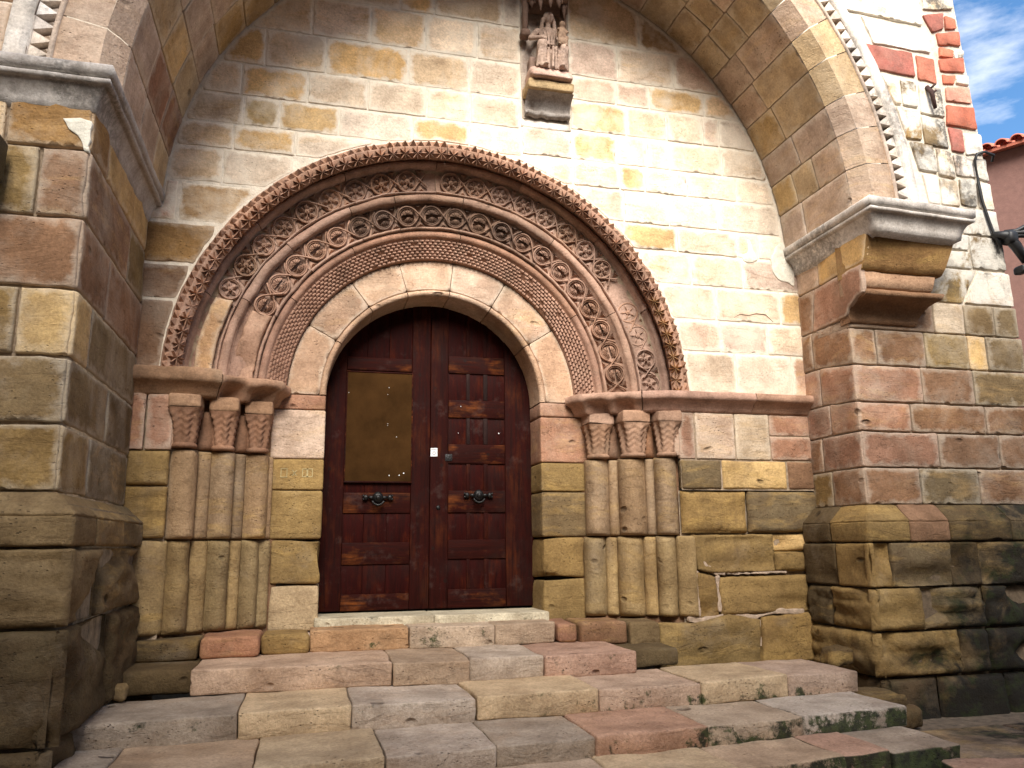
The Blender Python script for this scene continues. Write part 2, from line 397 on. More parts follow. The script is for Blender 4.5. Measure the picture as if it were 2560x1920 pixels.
M_wall = stone_mat('wall_sandstone', smear=.3, strata=.5, dark=.6, pits=.5, holes=.5, bump=.9)
M_low = stone_mat('weathered_sandstone', run=.6, smear=0., strata=.7, dark=.8, pits=.4, holes=.8, bump=1., tint=(.50, .33, .11))
M_damp_shade = stone_mat('damp_shaded_sandstone', strata=.7, dark=.8, pits=.4, holes=.9, damp_shade=.95, bump=1., tint=(.50, .33, .11))
M_carv = stone_mat('carved_stone', gain=.93, strata=.15, dark=.35, pits=.2, bump=.55, tint=(.5, .3, .2), crust=.35)
M_crust = stone_mat('crusted_carved_stone', gain=.72, strata=.1, dark=.5, pits=.2, bump=.55, crust=.8)
M_face = stone_mat('limewashed_stone', strata=.4, dark=.3, pits=.3, lime=.65, lichen=.9, bump=.8)
M_red = stone_mat('red_stone', strata=.2, dark=.25, pits=.2, bump=.5, lichen=.25, tint=(.4, .2, .12))
M_step = stone_mat('step_stone', strata=.25, dark=.75, pits=.45, moss=.95, holes=.35, bump=1.2, tint=(.52, .30, .14))
M_white = stone_mat('white_carved_stone', strata=.05, dark=.15, pits=.3, lichen=.6, bump=.5)
M_statue = stone_mat('statue_stone', strata=.1, dark=.5, pits=.2, bump=.7, crust=.6)

def plain_mat(name, col, rough=.6, metal=0., bump=0., bscale=30., var=.3, spec=.5):
    m, nt, nd, lk, bs = nodes_of(name)
    geo = nd.new('ShaderNodeNewGeometry'); pos = geo.outputs['Position']
    v = ramp(nt, noise_(nt, pos, bscale*.3, 6, .65), .3, .7, (1-var, 1-var, 1-var, 1), (1+var, 1+var, 1+var, 1))
    lk.new(mixc(nt, 1., col, v, 'MULTIPLY'), bs.inputs['Base Color']); bs.inputs['Roughness'].default_value = rough; bs.inputs['Metallic'].default_value = metal; bs.inputs['Specular IOR Level'].default_value = spec
    if bump:
        bp = N(nt, 'ShaderNodeBump', Strength=bump, Distance=.01); lk.new(noise_(nt, pos, bscale, 7, .7), bp.inputs['Height']); lk.new(bp.outputs[0], bs.inputs['Normal'])
    return m
M_mort_w = plain_mat('pale_lime_mortar', (.74, .655, .535), .95, bump=.7, bscale=60, var=.22)
M_mort = plain_mat('old_mortar', (.34, .255, .175), .95, bump=.9, bscale=50, var=.5)
M_mort_d = plain_mat('dark_mortar', (.16, .115, .075), .95, bump=.9, bscale=50, var=.55)
M_mort_p = plain_mat('pinkish_mortar', (.43, .32, .235), .95, bump=.9, bscale=60, var=.4)
M_mort_l = plain_mat('white_lime_plaster', (.74, .69, .58), .95, bump=.9, bscale=60, var=.2)
M_iron = plain_mat('black_iron', (.012, .011, .011), .42, .4, bump=.4, bscale=80, var=.3)
M_rust = plain_mat('rusty_iron', (.05, .022, .018), .8, .2, bump=.6, bscale=120)
M_cable = plain_mat('black_cable', (.012, .012, .013), .5)
M_plaster = plain_mat('pink_plaster', (.17, .088, .072), .92, bump=.35, bscale=45, var=.14)
M_tile = plain_mat('clay_roof_tile', (.50, .15, .09), .75, bump=.4, bscale=40, var=.3)
M_paper = plain_mat('white_paper', (.8, .8, .8), .7, var=.05)
M_ink = plain_mat('dark_ink', (.05, .05, .07), .7, var=.05)
M_pale = plain_mat('pale_paint_mark', (.38, .30, .15), .9, var=.3)

def wood_mat(name, axis, base=(.026, .0030, .0017), light=(.13, .034, .008), k=.5):
    m, nt, nd, lk, bs = nodes_of(name)
    geo = nd.new('ShaderNodeNewGeometry'); pos = geo.outputs['Position']; oi = nd.new('ShaderNodeObjectInfo')
    cmb = nd.new('ShaderNodeCombineXYZ')
    for i in range(3): lk.new(oi.outputs['Random'], cmb.inputs[i])
    sc = nd.new('ShaderNodeVectorMath'); sc.operation = 'SCALE'; sc.inputs['Scale'].default_value = 23.; lk.new(cmb.outputs[0], sc.inputs[0])
    ad = nd.new('ShaderNodeVectorMath'); ad.operation = 'ADD'; lk.new(pos, ad.inputs[0]); lk.new(sc.outputs[0], ad.inputs[1]); lp = ad.outputs[0]
    s = (2.2, 30, 30) if axis == 'x' else (30, 30, 2.2)
    gr = noise_(nt, mapped(nt, lp, s), 1.3, 8, .66, .6)
    c = mixc(nt, ramp(nt, gr, .34, .66), tuple(.42*x for x in base), base)
    worn = math_(nt, 'MULTIPLY', ramp(nt, noise_(nt, mapped(nt, lp, (2.5, 2, 5) if axis == 'x' else (5, 2, 2.5)), 1.2, 7, .66), .50, .70), k)
    wr = math_(nt, 'MULTIPLY', worn, ramp(nt, gr, .35, .62)); c = mixc(nt, wr, c, light)
    gy = math_(nt, 'MULTIPLY', ramp(nt, noise_(nt, lp, 5, 9, .75), .56, .68), .3); c = mixc(nt, gy, c, (.085, .055, .048))
    dk = math_(nt, 'MULTIPLY', ramp(nt, noise_(nt, lp, 3.3, 6, .6), .52, .70), .75); c = mixc(nt, dk, c, (.016, .006, .005))
    kn = N(nt, 'ShaderNodeTexVoronoi', Scale=5.5); lk.new(lp, kn.inputs['Vector'])
    c = mixc(nt, ramp(nt, kn.outputs['Distance'], .05, .11, (.85, .85, .85, 1), (0, 0, 0, 1)), c, (.012, .006, .005))
    lk.new(c, bs.inputs['Base Color']); lk.new(ramp(nt, gr, .2, .8, (.55, .55, .55, 1), (.8, .8, .8, 1)), bs.inputs['Roughness'])
    bs.inputs['Specular IOR Level'].default_value = .08
    bp = N(nt, 'ShaderNodeBump', Strength=.5, Distance=.006); lk.new(gr, bp.inputs['Height']); lk.new(bp.outputs[0], bs.inputs['Normal'])
    return m
M_wx = wood_mat('red_brown_wood_rails', 'x', base=(.028, .0036, .0018), light=(.18, .052, .011), k=1.); M_wz = wood_mat('red_brown_wood_stiles', 'z', k=.35)
M_wp = wood_mat('red_wood_panels', 'z', base=(.028, .0024, .0015), light=(.11, .019, .0035), k=.55)
M_wg = wood_mat('greyed_wood_muntins', 'z', base=(.022, .010, .009), light=(.055, .034, .029), k=.6)
M_board = plain_mat('brown_board', (.042, .0195, .0062), .95, bump=.15, bscale=14, var=.35, spec=.04)

# ================================================================== THE CHURCH
church = empty('church', (0, 0, -.7), 'weathered sandstone church front with a round carved doorway under a deep arch', 'church')

# ------------------------------------------------------------------ tympanum wall, plane y = 0
BX, BZ, BR = .48, 3.0, 2.6        # the great arch
def arch_z(x):
    d = BR*BR-(x-BX)**2
    return BZ+math.sqrt(d) if d > 0 else BZ
HZ, HR = 1.70, 2.05               # the hood of the doorway
wallbk = G()
# backing sheet with a hole where the doorway is
def wall_backing(y):
    g = G(); V = []; F = []; n = 48
    for i in range(n+1):
        t = math.pi*i/n; V.append((HR*.985*math.cos(t), y, HZ+HR*.985*math.sin(t)))
        ct, stt = math.cos(t), math.sin(t)
        k = min((4.2/abs(ct)) if abs(ct) > 1e-6 else 1e9, (4.6/abs(stt)) if abs(stt) > 1e-6 else 1e9); V.append((k*ct, y, HZ+k*stt))
    for i in range(n): F.append((2*i, 2*i+1, 2*i+3, 2*i+2))
    g.add(V, F)
    return g
make('nave', box_geo(-5.3, 4.5, .90, 9., -1., 8.5), plain_mat('shaded_masonry', (.20, .155, .11), .95, bump=.4), church, smooth=False)
tymp = make('tympanum_wall', wall_backing(.006), M_mort_w, church)
tymp['label'] = 'pale wall of squared stones filling the deep arch above the doorway'
TL = [4.92, 4.57, 4.24, 3.965, 3.712, 3.50, 3.215, 2.885, 2.557, 2.285, 1.765]
TRr = [4.89, 4.54, 4.305, 4.02, 3.74, 3.505, 3.215, 2.98, 2.69, 2.385, 2.105, 1.74]
def clip_poly(x0, x1, z0, z1, x0t=None, x1t=None):
    """rectangle clipped to the inside of the great arch and the outside of the hood, as a polygon; None when little is left"""
    n = 24; top = []; bot = []
    for i in range(n+1):
        x = x0+(x1-x0)*i/n
        zt = min(z1, arch_z(x)-.004 if z1 > BZ else z1)
        zb = z0
        d = HR*HR-x*x
        if d > 0 and z1 > HZ: zb = max(zb, HZ+math.sqrt(d)+.012)
        if zt-zb > .035: top.append((x, zt)); bot.append((x, zb))
    if len(top) < 3: return None
    def simp(a):
        o = [a[0]]
        for i in range(1, len(a)-1):
            if abs((a[i+1][1]-a[i][1])-(a[i][1]-a[i-1][1])) > 1e-5: o.append(a[i])
        return o+[a[-1]]
    p = simp(bot)+simp(top)[::-1]
    w = max(q[0] for q in p)-min(q[0] for q in p)
    return p if w > .06 else None
def course(z0, z1, xs, cols, parent=tymp, mat=None, mapf=plane_y(0.), name='stone', clip=True, **k):
    for i in range(len(xs)-1):
        c = cols[i] if i < len(cols) else 't'
        p = clip_poly(xs[i], xs[i+1], z0, z1) if clip else [(xs[i], z0), (xs[i+1], z0), (xs[i+1], z1), (xs[i], z1)]
        if p: stone(name, p, mapf, parent, mat or M_tymp, PALT[c] if mat is None else PAL[c], **k)
tk = dict(r=.004, amp=.003, gap=.012, jt=.008, thick=.02)
XL, XR = -2.30, 3.25
course(4.92, 5.66, [-1.3, -.398, -.113, .478, .64], 'totg', **tk)
course(4.57, 4.92, [-2.2, -1.106, -.636, -.182, .255, .647], 'tgtcgt', **tk)
course(4.24, 4.57, [-2.3, -1.454, -.988, -.325, .188, .635], 'ototgc', **tk)
course(3.965, 4.24, [-2.3, -1.615, -1.12, -.647, -.169, .196, .619], 'tocccgc', **tk)
course(3.712, 3.965, [-2.3, -1.588, -1.321, -.871, -.285, .187, .40, .64], 'tyogowc', **tk)
course(3.50, 3.712, [-2.3, -1.653, -1.195, -.6, .36, .661, .86, 1.09], 'tocgcwcc', **tk)
course(3.215, 3.50, [-2.3, -1.715, -1.2], 'tgt', **tk)
course(2.885, 3.215, [-2.3, -2.012, -1.3], 'sbt', r=.007, amp=.006, gap=.018, jt=.010, thick=.03)
course(2.557, 2.885, [-2.3, -1.5], 'b', mat=M_wall, r=.008, amp=.006, gap=.020, jt=.010, thick=.03)
course(2.285, 2.557, [-2.3, -1.7], 'm', mat=M_wall, r=.006, amp=.004, gap=.016, jt=.006, thick=.03)
course(1.765, 2.285, [-2.3, -1.9], 'm', mat=M_wall, r=.006, amp=.004, gap=.014, jt=.006, thick=.03)
course(4.89, 5.66, [1.07, 1.752, 2.6], 'tb', **tk)
course(4.54, 4.89, [1.07, 1.532, 2.076, 2.9], 'pgp', **tk)
course(4.305, 4.54, [1.09, 1.507, 1.824, 2.364, 3.0], 'ppotp', **tk)
course(4.02, 4.305, [1.075, 1.592, 1.98, 2.327, 2.49, 3.0], 'occpgo', **tk)
course(3.74, 4.02, [.64, 1.088, 1.492, 1.778, 1.992, 2.502, 3.1], 'cocwccp', **tk)
course(3.505, 3.74, [1.09, 1.515, 1.746, 2.144, 2.631, 3.2], 'cocccp', **tk)
course(3.215, 3.505, [.9, 1.54, 1.96, 2.424, 3.2], 'cwwcp', **tk)
course(2.98, 3.215, [1.2, 2.022, 2.599, 2.808, 3.2], 'occwop', **tk)
tk2 = dict(r=.005, amp=.004, gap=.012, jt=.006, thick=.03)
course(2.69, 2.98, [1.4, 2.143, 2.635, XR], 'ccp', **tk2)
course(2.385, 2.69, [1.6, 2.357, 2.982, XR], 'cpo', **tk2)
course(2.105, 2.385, [1.7, 2.38, 2.829, XR], 'ppg', **tk2)
course(1.74, 2.105, [1.8, 2.503, 3.051, XR], 'ggs', **tk2)
# side walls below the impost band
wk = dict(r=.006, amp=.003, gap=.010, jt=.005, thick=.04, clip=False, mat=M_wall)
jamb_wall = make('lower_wall', G().add([(1.945, .075, -.9), (XR, .075, -.9), (XR, .075, .94), (1.945, .075, .94), (1.95, .012, .94), (XR, .012, .94), (XR, .012, 1.7), (1.95, .012, 1.7)], [(0, 1, 2, 3), (4, 5, 6, 7)]), M_mort, church,
                 label='lower wall of brown squared stones right of the columns')
jamb_wall_l = make('lower_wall', G().add([(-2.4, .055, -.9), (-1.945, .055, -.9), (-1.945, .055, 1.7), (-2.4, .055, 1.7)], [(0, 1, 2, 3)]), M_mort, church, label='narrow lower wall between the left pier and the columns')
course(1.19, 1.585, [1.94, 2.09, 2.457, 2.785], 'spg', parent=jamb_wall, **wk)
course(1.40, 1.585, [2.785, XR], 's', parent=jamb_wall, **wk); course(1.19, 1.40, [2.785, XR], 's', parent=jamb_wall, **wk)
lk_ = dict(r=.022, amp=.006, gap=.010, jt=.006, thick=.05, clip=False, mat=M_low)
course(.943, 1.19, [1.945, 2.314, 2.928, XR], 'koms', parent=jamb_wall, **{**lk_, 'r': .014})
course(.588, .943, [1.94, 2.541, XR], 'yk', parent=jamb_wall, erode=.05, **{**lk_, 'r': .032})
def lowstone(p, c, **k):
    stone('stone', p, plane_y(0.), jamb_wall, M_low, PAL[c], **{**dict(r=.026, amp=.012, gap=.004, jt=.010, thick=.08, erode=.075, step=.036), **k})
lowstone([(2.05, .30), (2.17, .27), (2.76, .28), (2.755, .585), (2.02, .585)], 'y')
lowstone([(2.76, .44), (XR, .44), (XR, .585), (2.755, .585)], 'o'); lowstone([(2.77, .28), (XR, .27), (XR, .44), (2.765, .44)], 'y')
lowstone([(2.245, -.06), (3.06, -.05), (3.06, .255), (2.23, .25)], 'y')
lowstone([(2.03, -.08), (2.235, -.06), (2.215, .25), (2.16, .27), (2.04, .30)], 'y')
lowstone([(1.67, -.46), (2.54, -.47), (2.57, -.09), (2.3, -.04), (1.99, -.10), (1.68, -.09)], 'y', proud=.04)
lowstone([(2.56, -.46), (XR, -.42), (XR, -.04), (2.59, -.07)], 'y', proud=.02)
course(1.19, 1.60, [-2.4, -2.115, -1.93], 'ss', parent=jamb_wall_l, **wk)
course(.945, 1.20, [-2.4, -1.938], 'y', parent=jamb_wall_l, **{**lk_, 'r': .02}); course(.585, .945, [-2.4, -1.938], 'y', parent=jamb_wall_l, **lk_)
course(-.06, .575, [-2.4, -2.105], 'd', parent=jamb_wall_l, **lk_)

for i, (p, w) in enumerate((([(2.04, .57), (2.07, .46), (2.13, .34), (2.215, .275), (2.30, .275)], .020), ([(2.05, .30), (2.04, .16), (2.045, -.06)], .016), ([(2.225, .26), (2.225, .12), (2.235, -.03)], .018), ([(2.30, .272), (2.5, .268), (2.72, .275), (2.86, .27)], .012),
                            ([(1.95, -.075), (2.1, -.085), (2.24, -.06), (2.36, -.035)], .022), ([(2.36, -.035), (2.5, -.08), (2.62, -.06), (2.76, -.035), (3.0, -.045)], .026), ([(2.57, -.09), (2.565, -.2), (2.58, -.30)], .016))):
    up_, dn_ = [], []
    for k, (x, z) in enumerate(p):
        a_ = Vector(p[min(k+1, len(p)-1)])-Vector(p[max(k-1, 0)]); n_ = Vector((-a_.y, a_.x)).normalized(); ww = w*(1+.5*nz3(x, 0, z, 9)); up_.append((x+n_.x*ww, z+n_.y*ww)); dn_.append((x-n_.x*ww, z-n_.y*ww))
    stone('mortar_patch', dn_+up_[::-1], plane_y(.0), jamb_wall, M_mort_p, (.6, .5, .4), r=.004, amp=.008, gap=0, jt=.014, thick=.06, step=.02, proud=-.012)
# splashes of lime plaster round the ends of the cornices and in one old joint
for p in ([(2.97, 2.80), (3.15, 2.74), (3.18, 2.95), (3.16, 3.13), (3.05, 3.16), (2.96, 3.10), (2.92, 2.98), (2.93, 2.88)], [(2.64, 2.96), (2.72, 2.93), (2.80, 2.96), (2.80, 3.02), (2.76, 3.04), (2.74, 3.16), (2.70, 3.17), (2.70, 3.03), (2.65, 3.02)]):
    stone('lime_patch', p, plane_y(.0), tymp, M_mort_l, (.8, .77, .7), r=.004, amp=.006, gap=0, jt=.02, thick=.02, step=.03, proud=.004)
# a crack along the bedding of one stone, as a shallow dark fissure
crk = [(2.52, -.002, 2.425), (2.58, -.004, 2.46), (2.66, -.004, 2.452), (2.74, -.004, 2.475), (2.83, -.004, 2.47), (2.90, -.002, 2.41)]
make('fissure', tube_geo(crk, [.002, .005, .004, .006, .005, .002], 5, flat=.5), M_mort_d, tymp)

# ------------------------------------------------------------------ great arch over the recess
def yf(x): return -1.55+.088*(x+2.5)       # the front plane, a little askew to the wall
arch = empty('great_arch', (BX, -1.2, 3.08), parent=church)
make('arch_bed', ring_geo([(BR+.02, -.0), (BR+.02, .3)], 0, 180, 48, BX, BZ, 0), M_mort, arch)
bed = G(); nb = 48
V = []; F = []
for i in range(nb+1):
    t = math.pi*i/nb; x = BX+(BR+.02)*math.cos(t); z = BZ+(BR+.02)*math.sin(t); V += [(x, yf(BX+2.9*math.cos(t))+.16, z), (x, .05, z)]
for i in range(nb): F.append((2*i, 2*i+1, 2*i+3, 2*i+2))
bed.add(V, F); make('arch_bed', bed, M_mort, arch)
def cyl_map(u, v, d): return (BX+(BR-d)*math.cos(u/BR), v, BZ+(BR-d)*math.sin(u/BR))
cols_s = 'tpptpptspo'
th = 1.5
ring_joints = [0.]
while th < 180: ring_joints.append(th); th += rnd.uniform(5.6, 7.6)
ring_joints = ring_joints[1:]
ring_joints[0] = 1.0; ring_joints[-1] = 179.
ak = dict(r=.005, amp=.003, gap=.007, jt=.004, thick=.02, step=.07)
def front_pt(t, r, dy=0.):
    x = BX+r*math.cos(t); return (x, yf(x)+dy, BZ+r*math.sin(t))
for i in range(len(ring_joints)-1):
    a, b = R_(ring_joints[i]), R_(ring_joints[i+1]); mid = (a+b)/2
    vis = not (62 < math.degrees(mid) < 118)
    yfr = yf(BX+BR*math.cos(mid))+.13
    cuts = [0.]; y = 0.
    first = rnd.uniform(.25, .55); y = -first
    while y > yfr+.62: cuts.append(y); y -= rnd.uniform(.42, .62)
    cuts.append(y); 
    if cuts[-1] < yfr+.30: cuts[-1] = yfr+rnd.uniform(.3, .42)
    for k in range(len(cuts)-1):
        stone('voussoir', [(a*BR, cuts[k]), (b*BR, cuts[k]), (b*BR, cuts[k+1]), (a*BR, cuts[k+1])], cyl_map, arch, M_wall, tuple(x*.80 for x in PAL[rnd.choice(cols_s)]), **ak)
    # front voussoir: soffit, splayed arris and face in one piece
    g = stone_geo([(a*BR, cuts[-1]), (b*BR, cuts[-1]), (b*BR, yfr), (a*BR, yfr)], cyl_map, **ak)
    def cone(u, v, d, yfr=yfr):
        t = u; s = v; r_ = BR+.10*s; p = front_pt(t, r_); y0 = p[1]+.13*(1-s)
        return (p[0]-d*.79*math.cos(t), y0-d*.61, p[2]-d*.79*math.sin(t))
    Vv = []; n = 5
    for q in range(n+1):
        t = a+.0012+(b-a-.0024)*q/n
        for s in (0, .15, .5, .85, 1.0):
            w = nz3(*front_pt(t, BR), 8)*.006+(.006 if s in (.5,) else 0)
            Vv.append(cone(t, s, w))
    g.add(Vv, grid_faces(n+1, 5, flip=True))
    Vv = []
    for q in range(n+1):
        t = a+.0012+(b-a-.0024)*q/n
        for r_ in (BR+.10, BR+.115, BR+.2, BR+.335, BR+.345):
            w = nz3(*front_pt(t, r_), 7)*.004
            Vv.append(front_pt(t, r_, w+(.03 if r_ > BR+.34 else 0)))
    g.add(Vv, grid_faces(n+1, 5, flip=True))
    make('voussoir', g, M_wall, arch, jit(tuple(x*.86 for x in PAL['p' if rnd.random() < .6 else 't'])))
# zigzag order outside the voussoirs
zz = empty('zigzag_moulding', (BX, -1.2, 3.08), parent=church, label='white band of triangular teeth round the deep arch')
for (a, b) in ((0.5, 62), (118, 179.5)):
    sk = lambda x: yf(x)
    make('band', ring_geo([(2.945, .0), (2.945, .075), (3.055, .075), (3.055, .0)], a, b, 60, BX, BZ, .001, skew=sk), M_white, zz, (.30, .225, .175))
    make('fillet', ring_geo([(2.925, .05), (2.925, -.012), (2.95, -.012), (2.955, .07)], a, b, 60, BX, BZ, .003, skew=sk), M_white, zz, (.58, .47, .38))
    make('fillet', ring_geo([(3.05, .07), (3.055, -.012), (3.16, -.012), (3.165, .3)], a, b, 60, BX, BZ, .006, skew=sk), M_white, zz, (.74, .69, .62))
def tooth_mesh():
    g = G(); w = .042; h = .105      # local: x tangent, y radial outwards, z towards the street
    g.add([(-w, h, .072), (w, h, .072), (0, .004, .066), (-w, h, 0), (w, h, 0), (0, .004, 0), (0, h, .074)], [(2, 1, 6), (2, 6, 0), (2, 0, 3, 5), (1, 2, 5, 4)])
    # the shallow pyramid left between two teeth
    g.add([(w, 0, .02), (w*2-.004, h*.06, .0), (w, h*.8, .0), (.006, h*.06, .0), (w, h*.3, .042)], [(4, 1, 2), (4, 2, 3), (4, 3, 1)])
    return mesh_of('tooth', g, M_white, False)
tm = tooth_mesh()
def place(name, me, parent, org, ex, ey, ez, col, s=1., zs=1.):
    o = bpy.data.objects.new(name, me); link(o, parent); o.color = (*col, 1)
    pl = LOC.get(parent.name, Vector((0, 0, 0)))
    k = s*zs; M = Matrix(((ex.x*s, ey.x*s, ez.x*k, org.x), (ex.y*s, ey.y*s, ez.y*k, org.y), (ex.z*s, ey.z*s, ez.z*k, org.z), (0, 0, 0, 1)))
    o.matrix_basis = M; return o
for (a, b) in ((1, 60), (119, 179)):
    t = a
    while t < b:
        tt = R_(t); ex = Vector((math.sin(tt), 0, -math.cos(tt))); ey = Vector((math.cos(tt), 0, math.sin(tt)))
        p = Vector(front_pt(tt, 2.948)); p.y += .073
        place('tooth', tm, zz, p, ex, ey, Vector((0, -1, 0)), jit((.72, .66, .59), .12), 1., rnd.uniform(.75, 1.05)); t += math.degrees(.086/3.0)

# cornices from which the great arch springs
def cornice(path, osg, nm='impost_cornice'):
    prof = [(-.06, 2.83), (.0, 2.86), (.008, 2.90), (.022, 2.945), (.045, 2.98), (.050, 2.99), (.062, 2.985), (.078, 2.992), (.084, 3.004), (.080, 3.016), (.070, 3.022), (.066, 3.028), (.088, 3.03), (.093, 3.085), (.086, 3.096), (-.06, 3.10)]
    return path_geo(path, prof, .004, cell=.07, outsign=osg)
corn = make('impost_cornice', cornice([(-5.2, -1.56), (-2.2, -1.56), (-2.2, -.0)], 1), M_white, church, (.46, .43, .40), label='grey moulded cornice on the left pier')
corn2 = make('impost_cornice', cornice([(3.15, -.0), (3.13, -1.08), (3.98, -1.03), (3.98, -.6)], 1), M_white, church, (.66, .62, .57), label='white moulded cornice on the right corbel')

# ------------------------------------------------------------------ left pier
lp = make('pier', G().add([(-5.2, -1.53, -1), (-2.215, -1.53, -1), (-2.215, -1.53, 3.0), (-5.2, -1.53, 3.0), (-2.215, .05, -1), (-2.215, .05, 3.0)], [(0, 1, 2, 3), (1, 4, 5, 2)]), M_mort, church, label='broad brown stone pier left of the doorway')
# front y = -1.55 and side x = -2.2; quoin stones wrap the corner
pf, ps = plane_y(-1.56), plane_x(-2.2, 1)
pk = dict(r=.010, amp=.008, gap=.012, jt=.012, thick=.04, step=.065)
LZ = [3.02, 2.63, 2.24, 1.85, 1.49, 1.145, .80]
front_x = [[-2.62, -3.1], [-2.442, -2.9], [-2.75, -3.2], [-2.466, -2.95], [-2.8, -3.3], [-2.56, -3.0]]
side_y = [[-1.19], [-.49], [-.95], [-1.225], [-.72], [-1.03]]
fc = ['btm', 'mym', 'mbt', 'oyb', 'kkm', 'yyk']; sc_ = ['mo', 'my', 'ym', 'yk', 'kd', 'yk']
for i in range(6):
    z1, z0 = LZ[i], LZ[i+1]
    xs = [-2.205]+front_x[i]+[-3.9, -4.5, -5.2]
    ys = [-1.555]+side_y[i]+[.0]
    g = stone_geo([(xs[1], z0), (xs[0], z0), (xs[0], z1), (xs[1], z1)], pf, **pk)
    stone_geo([(ys[0], z0), (ys[1], z0), (ys[1], z1), (ys[0], z1)], ps, g=g, **pk)
    make('stone', g, M_wall, lp, jit(PAL[fc[i][0]]))
    for k in range(1, len(xs)-1): stone('stone', [(xs[k+1], z0), (xs[k], z0), (xs[k], z1), (xs[k+1], z1)], pf, lp, M_wall, PAL[fc[i][min(k, 2)]], **pk)
    for k in range(1, len(ys)-1): stone('stone', [(ys[k], z0), (ys[k+1], z0), (ys[k+1], z1), (ys[k], z1)], ps, lp, M_wall, PAL[sc_[i][min(k, 1)]], **pk)
stone('lime_patch', [(-2.36, 2.80), (-2.203, 2.80), (-2.203, 2.60), (-2.24, 2.62), (-2.27, 2.70), (-2.31, 2.72)], pf, lp, M_mort_l, (.8, .77, .7), r=.004, amp=.006, gap=0, jt=.02, thick=.02, step=.03, proud=.006)
# plinth of the left pier: bevelled top course, then rough courses
plinth = empty('plinth', (-2.1, -1.7, -.7), parent=church, label='rough projecting base of the left pier')
def slope_y(y0, y1, z0, z1):      # bevelled top facing the street
    L = math.hypot(y1-y0, z1-z0); a, b = (y1-y0)/L, (z1-z0)/L
    return L, (lambda u, v, d: (u, y0+a*v-b*d, z0+b*v+a*d))
def slope_x(x0, x1, z0, z1, sg):  # bevelled top facing the doorway
    L = math.hypot(x1-x0, z1-z0); a, b = abs(x1-x0)/L, (z1-z0)/L
    return L, (lambda u, v, d: (x0-sg*a*v+sg*b*d, u, z0+b*v+a*d))
def plinth_course(par, z0, z1, y0, x0, sg, xs, ys, cs, bevel=None, mat=None, **k):
    """one course round the corner (x0, y0); sg is the side the return faces; xs run away from the corner"""
    k = {**dict(r=.016, amp=.008, gap=.006, jt=.006, thick=.05, erode=.03, step=.05), **k}
    fp, sp = plane_y(y0), plane_x(x0, sg)
    X = [x0]+xs; Y = [y0]+ys
    q = lambda a, b, lo, hi: [(a, lo), (b, lo), (b, hi), (a, hi)]
    if bevel: (LY, fs), (LX, ss), lean = bevel
    for i in range(max(len(X), len(Y))-1):
        for kind, A, mp_ in (('f', X, fp), ('s', Y, sp)):
            if i+1 >= len(A): continue
            if i == 0 and kind == 's': continue
            g = stone_geo(q(A[i], A[i+1], z0, z1), mp_, **k)
            if i == 0:
                stone_geo(q(Y[0], Y[1], z0, z1), sp, g=g, **k)
                if bevel:
                    stone_geo([(X[0], 0), (X[1], 0), (X[1], LY), (X[0]-sg*lean, LY)], fs, g=g, **{**k, 'erode': .01, 'r': .008, 'gap': .0}); stone_geo([(Y[0], 0), (Y[1], 0), (Y[1], LX), (Y[0]+lean, LX)], ss, g=g, **{**k, 'erode': .01, 'r': .008, 'gap': .0})
            elif bevel:
                stone_geo(q(A[i], A[i+1], 0, LY if kind == 'f' else LX), fs if kind == 'f' else ss, g=g, **{**k, 'erode': .01, 'r': .008, 'gap': .0})
            make('stone', g, mat or M_low, par, jit(PAL[cs[min(len(cs)-1, i+(1 if kind == 's' else 0))]], .10))
make('plinth_bed', G().add([(-5.2, -1.64, -1), (-2.12, -1.64, -1), (-2.12, -1.64, .74), (-5.2, -1.64, .74), (-2.12, .05, -1), (-2.12, .05, .74)], [(0, 1, 2, 3), (1, 4, 5, 2)]), M_mort_d, plinth)
bl = (slope_y(-1.70, -1.575, .69, .805), slope_x(-2.07, -2.19, .69, .80, 1), .12)
plinth_course(plinth, .535, .69, -1.70, -2.07, 1, [-2.9, -3.7, -5.2], [-1.25, -.55, .02], 'kyk', bl, r=.02, erode=.015)
plinth_course(plinth, .165, .53, -1.71, -2.06, 1, [-2.7, -3.6, -5.2], [-1.05, .02], 'kyk', r=.035, erode=.16, amp=.02, step=.036)
plinth_course(plinth, -.36, .16, -1.72, -2.05, 1, [-2.9, -5.2], [-.75, .02], 'dyd', r=.045, erode=.20, amp=.026, step=.04, mat=M_step)
plinth_course(plinth, -.95, -.365, -1.73, -2.07, 1, [-2.8, -5.2], [-1.0, .02], 'ddd', r=.05, erode=.10, amp=.02, mat=M_step)

# ------------------------------------------------------------------ right pier and facade, front y = -.65, side x = 3.17
FY = -.65
def xedge(z): return 4.89-.10*max(0, (z-1.8))*.62-.0*z
rp = make('pier', G().add([(3.19, .05, -1), (3.19, FY+.03, -1), (3.19, FY+.03, 3.0), (3.19, .05, 3.0), (4.86, FY+.03, -1), (4.70, FY+.03, 3.0)], [(0, 1, 2, 3), (1, 4, 5, 2)]), M_mort, church, label='salmon brown stone pier right of the doorway')
rf, rs = plane_y(FY), plane_x(3.17, -1)
RZ = [2.47, 2.20, 1.90, 1.60, 1.363, 1.08, .79]
rfx = [[3.99, 4.30, 4.61], [3.40, 3.87, 4.30, 4.49], [3.80, 4.31], [3.66, 4.388], [3.89, 4.49], [3.68, 4.24]]
rfc = ['mgkk', 'mmyok', 'smkm', 'smmk', 'smmk', 'mkmm']
rsy = [[-.20], [-.14], [-.21], [-.30], [-.16], [-.25]]
rsc = ['sp', 'ms', 'sp', 'ss', 'ms', 'yd']
rk = dict(r=.008, amp=.006, gap=.008, jt=.009, thick=.04, step=.065)
SZ = [2.655, 2.285, 1.955, 1.63, 1.368, 1.08, .79]
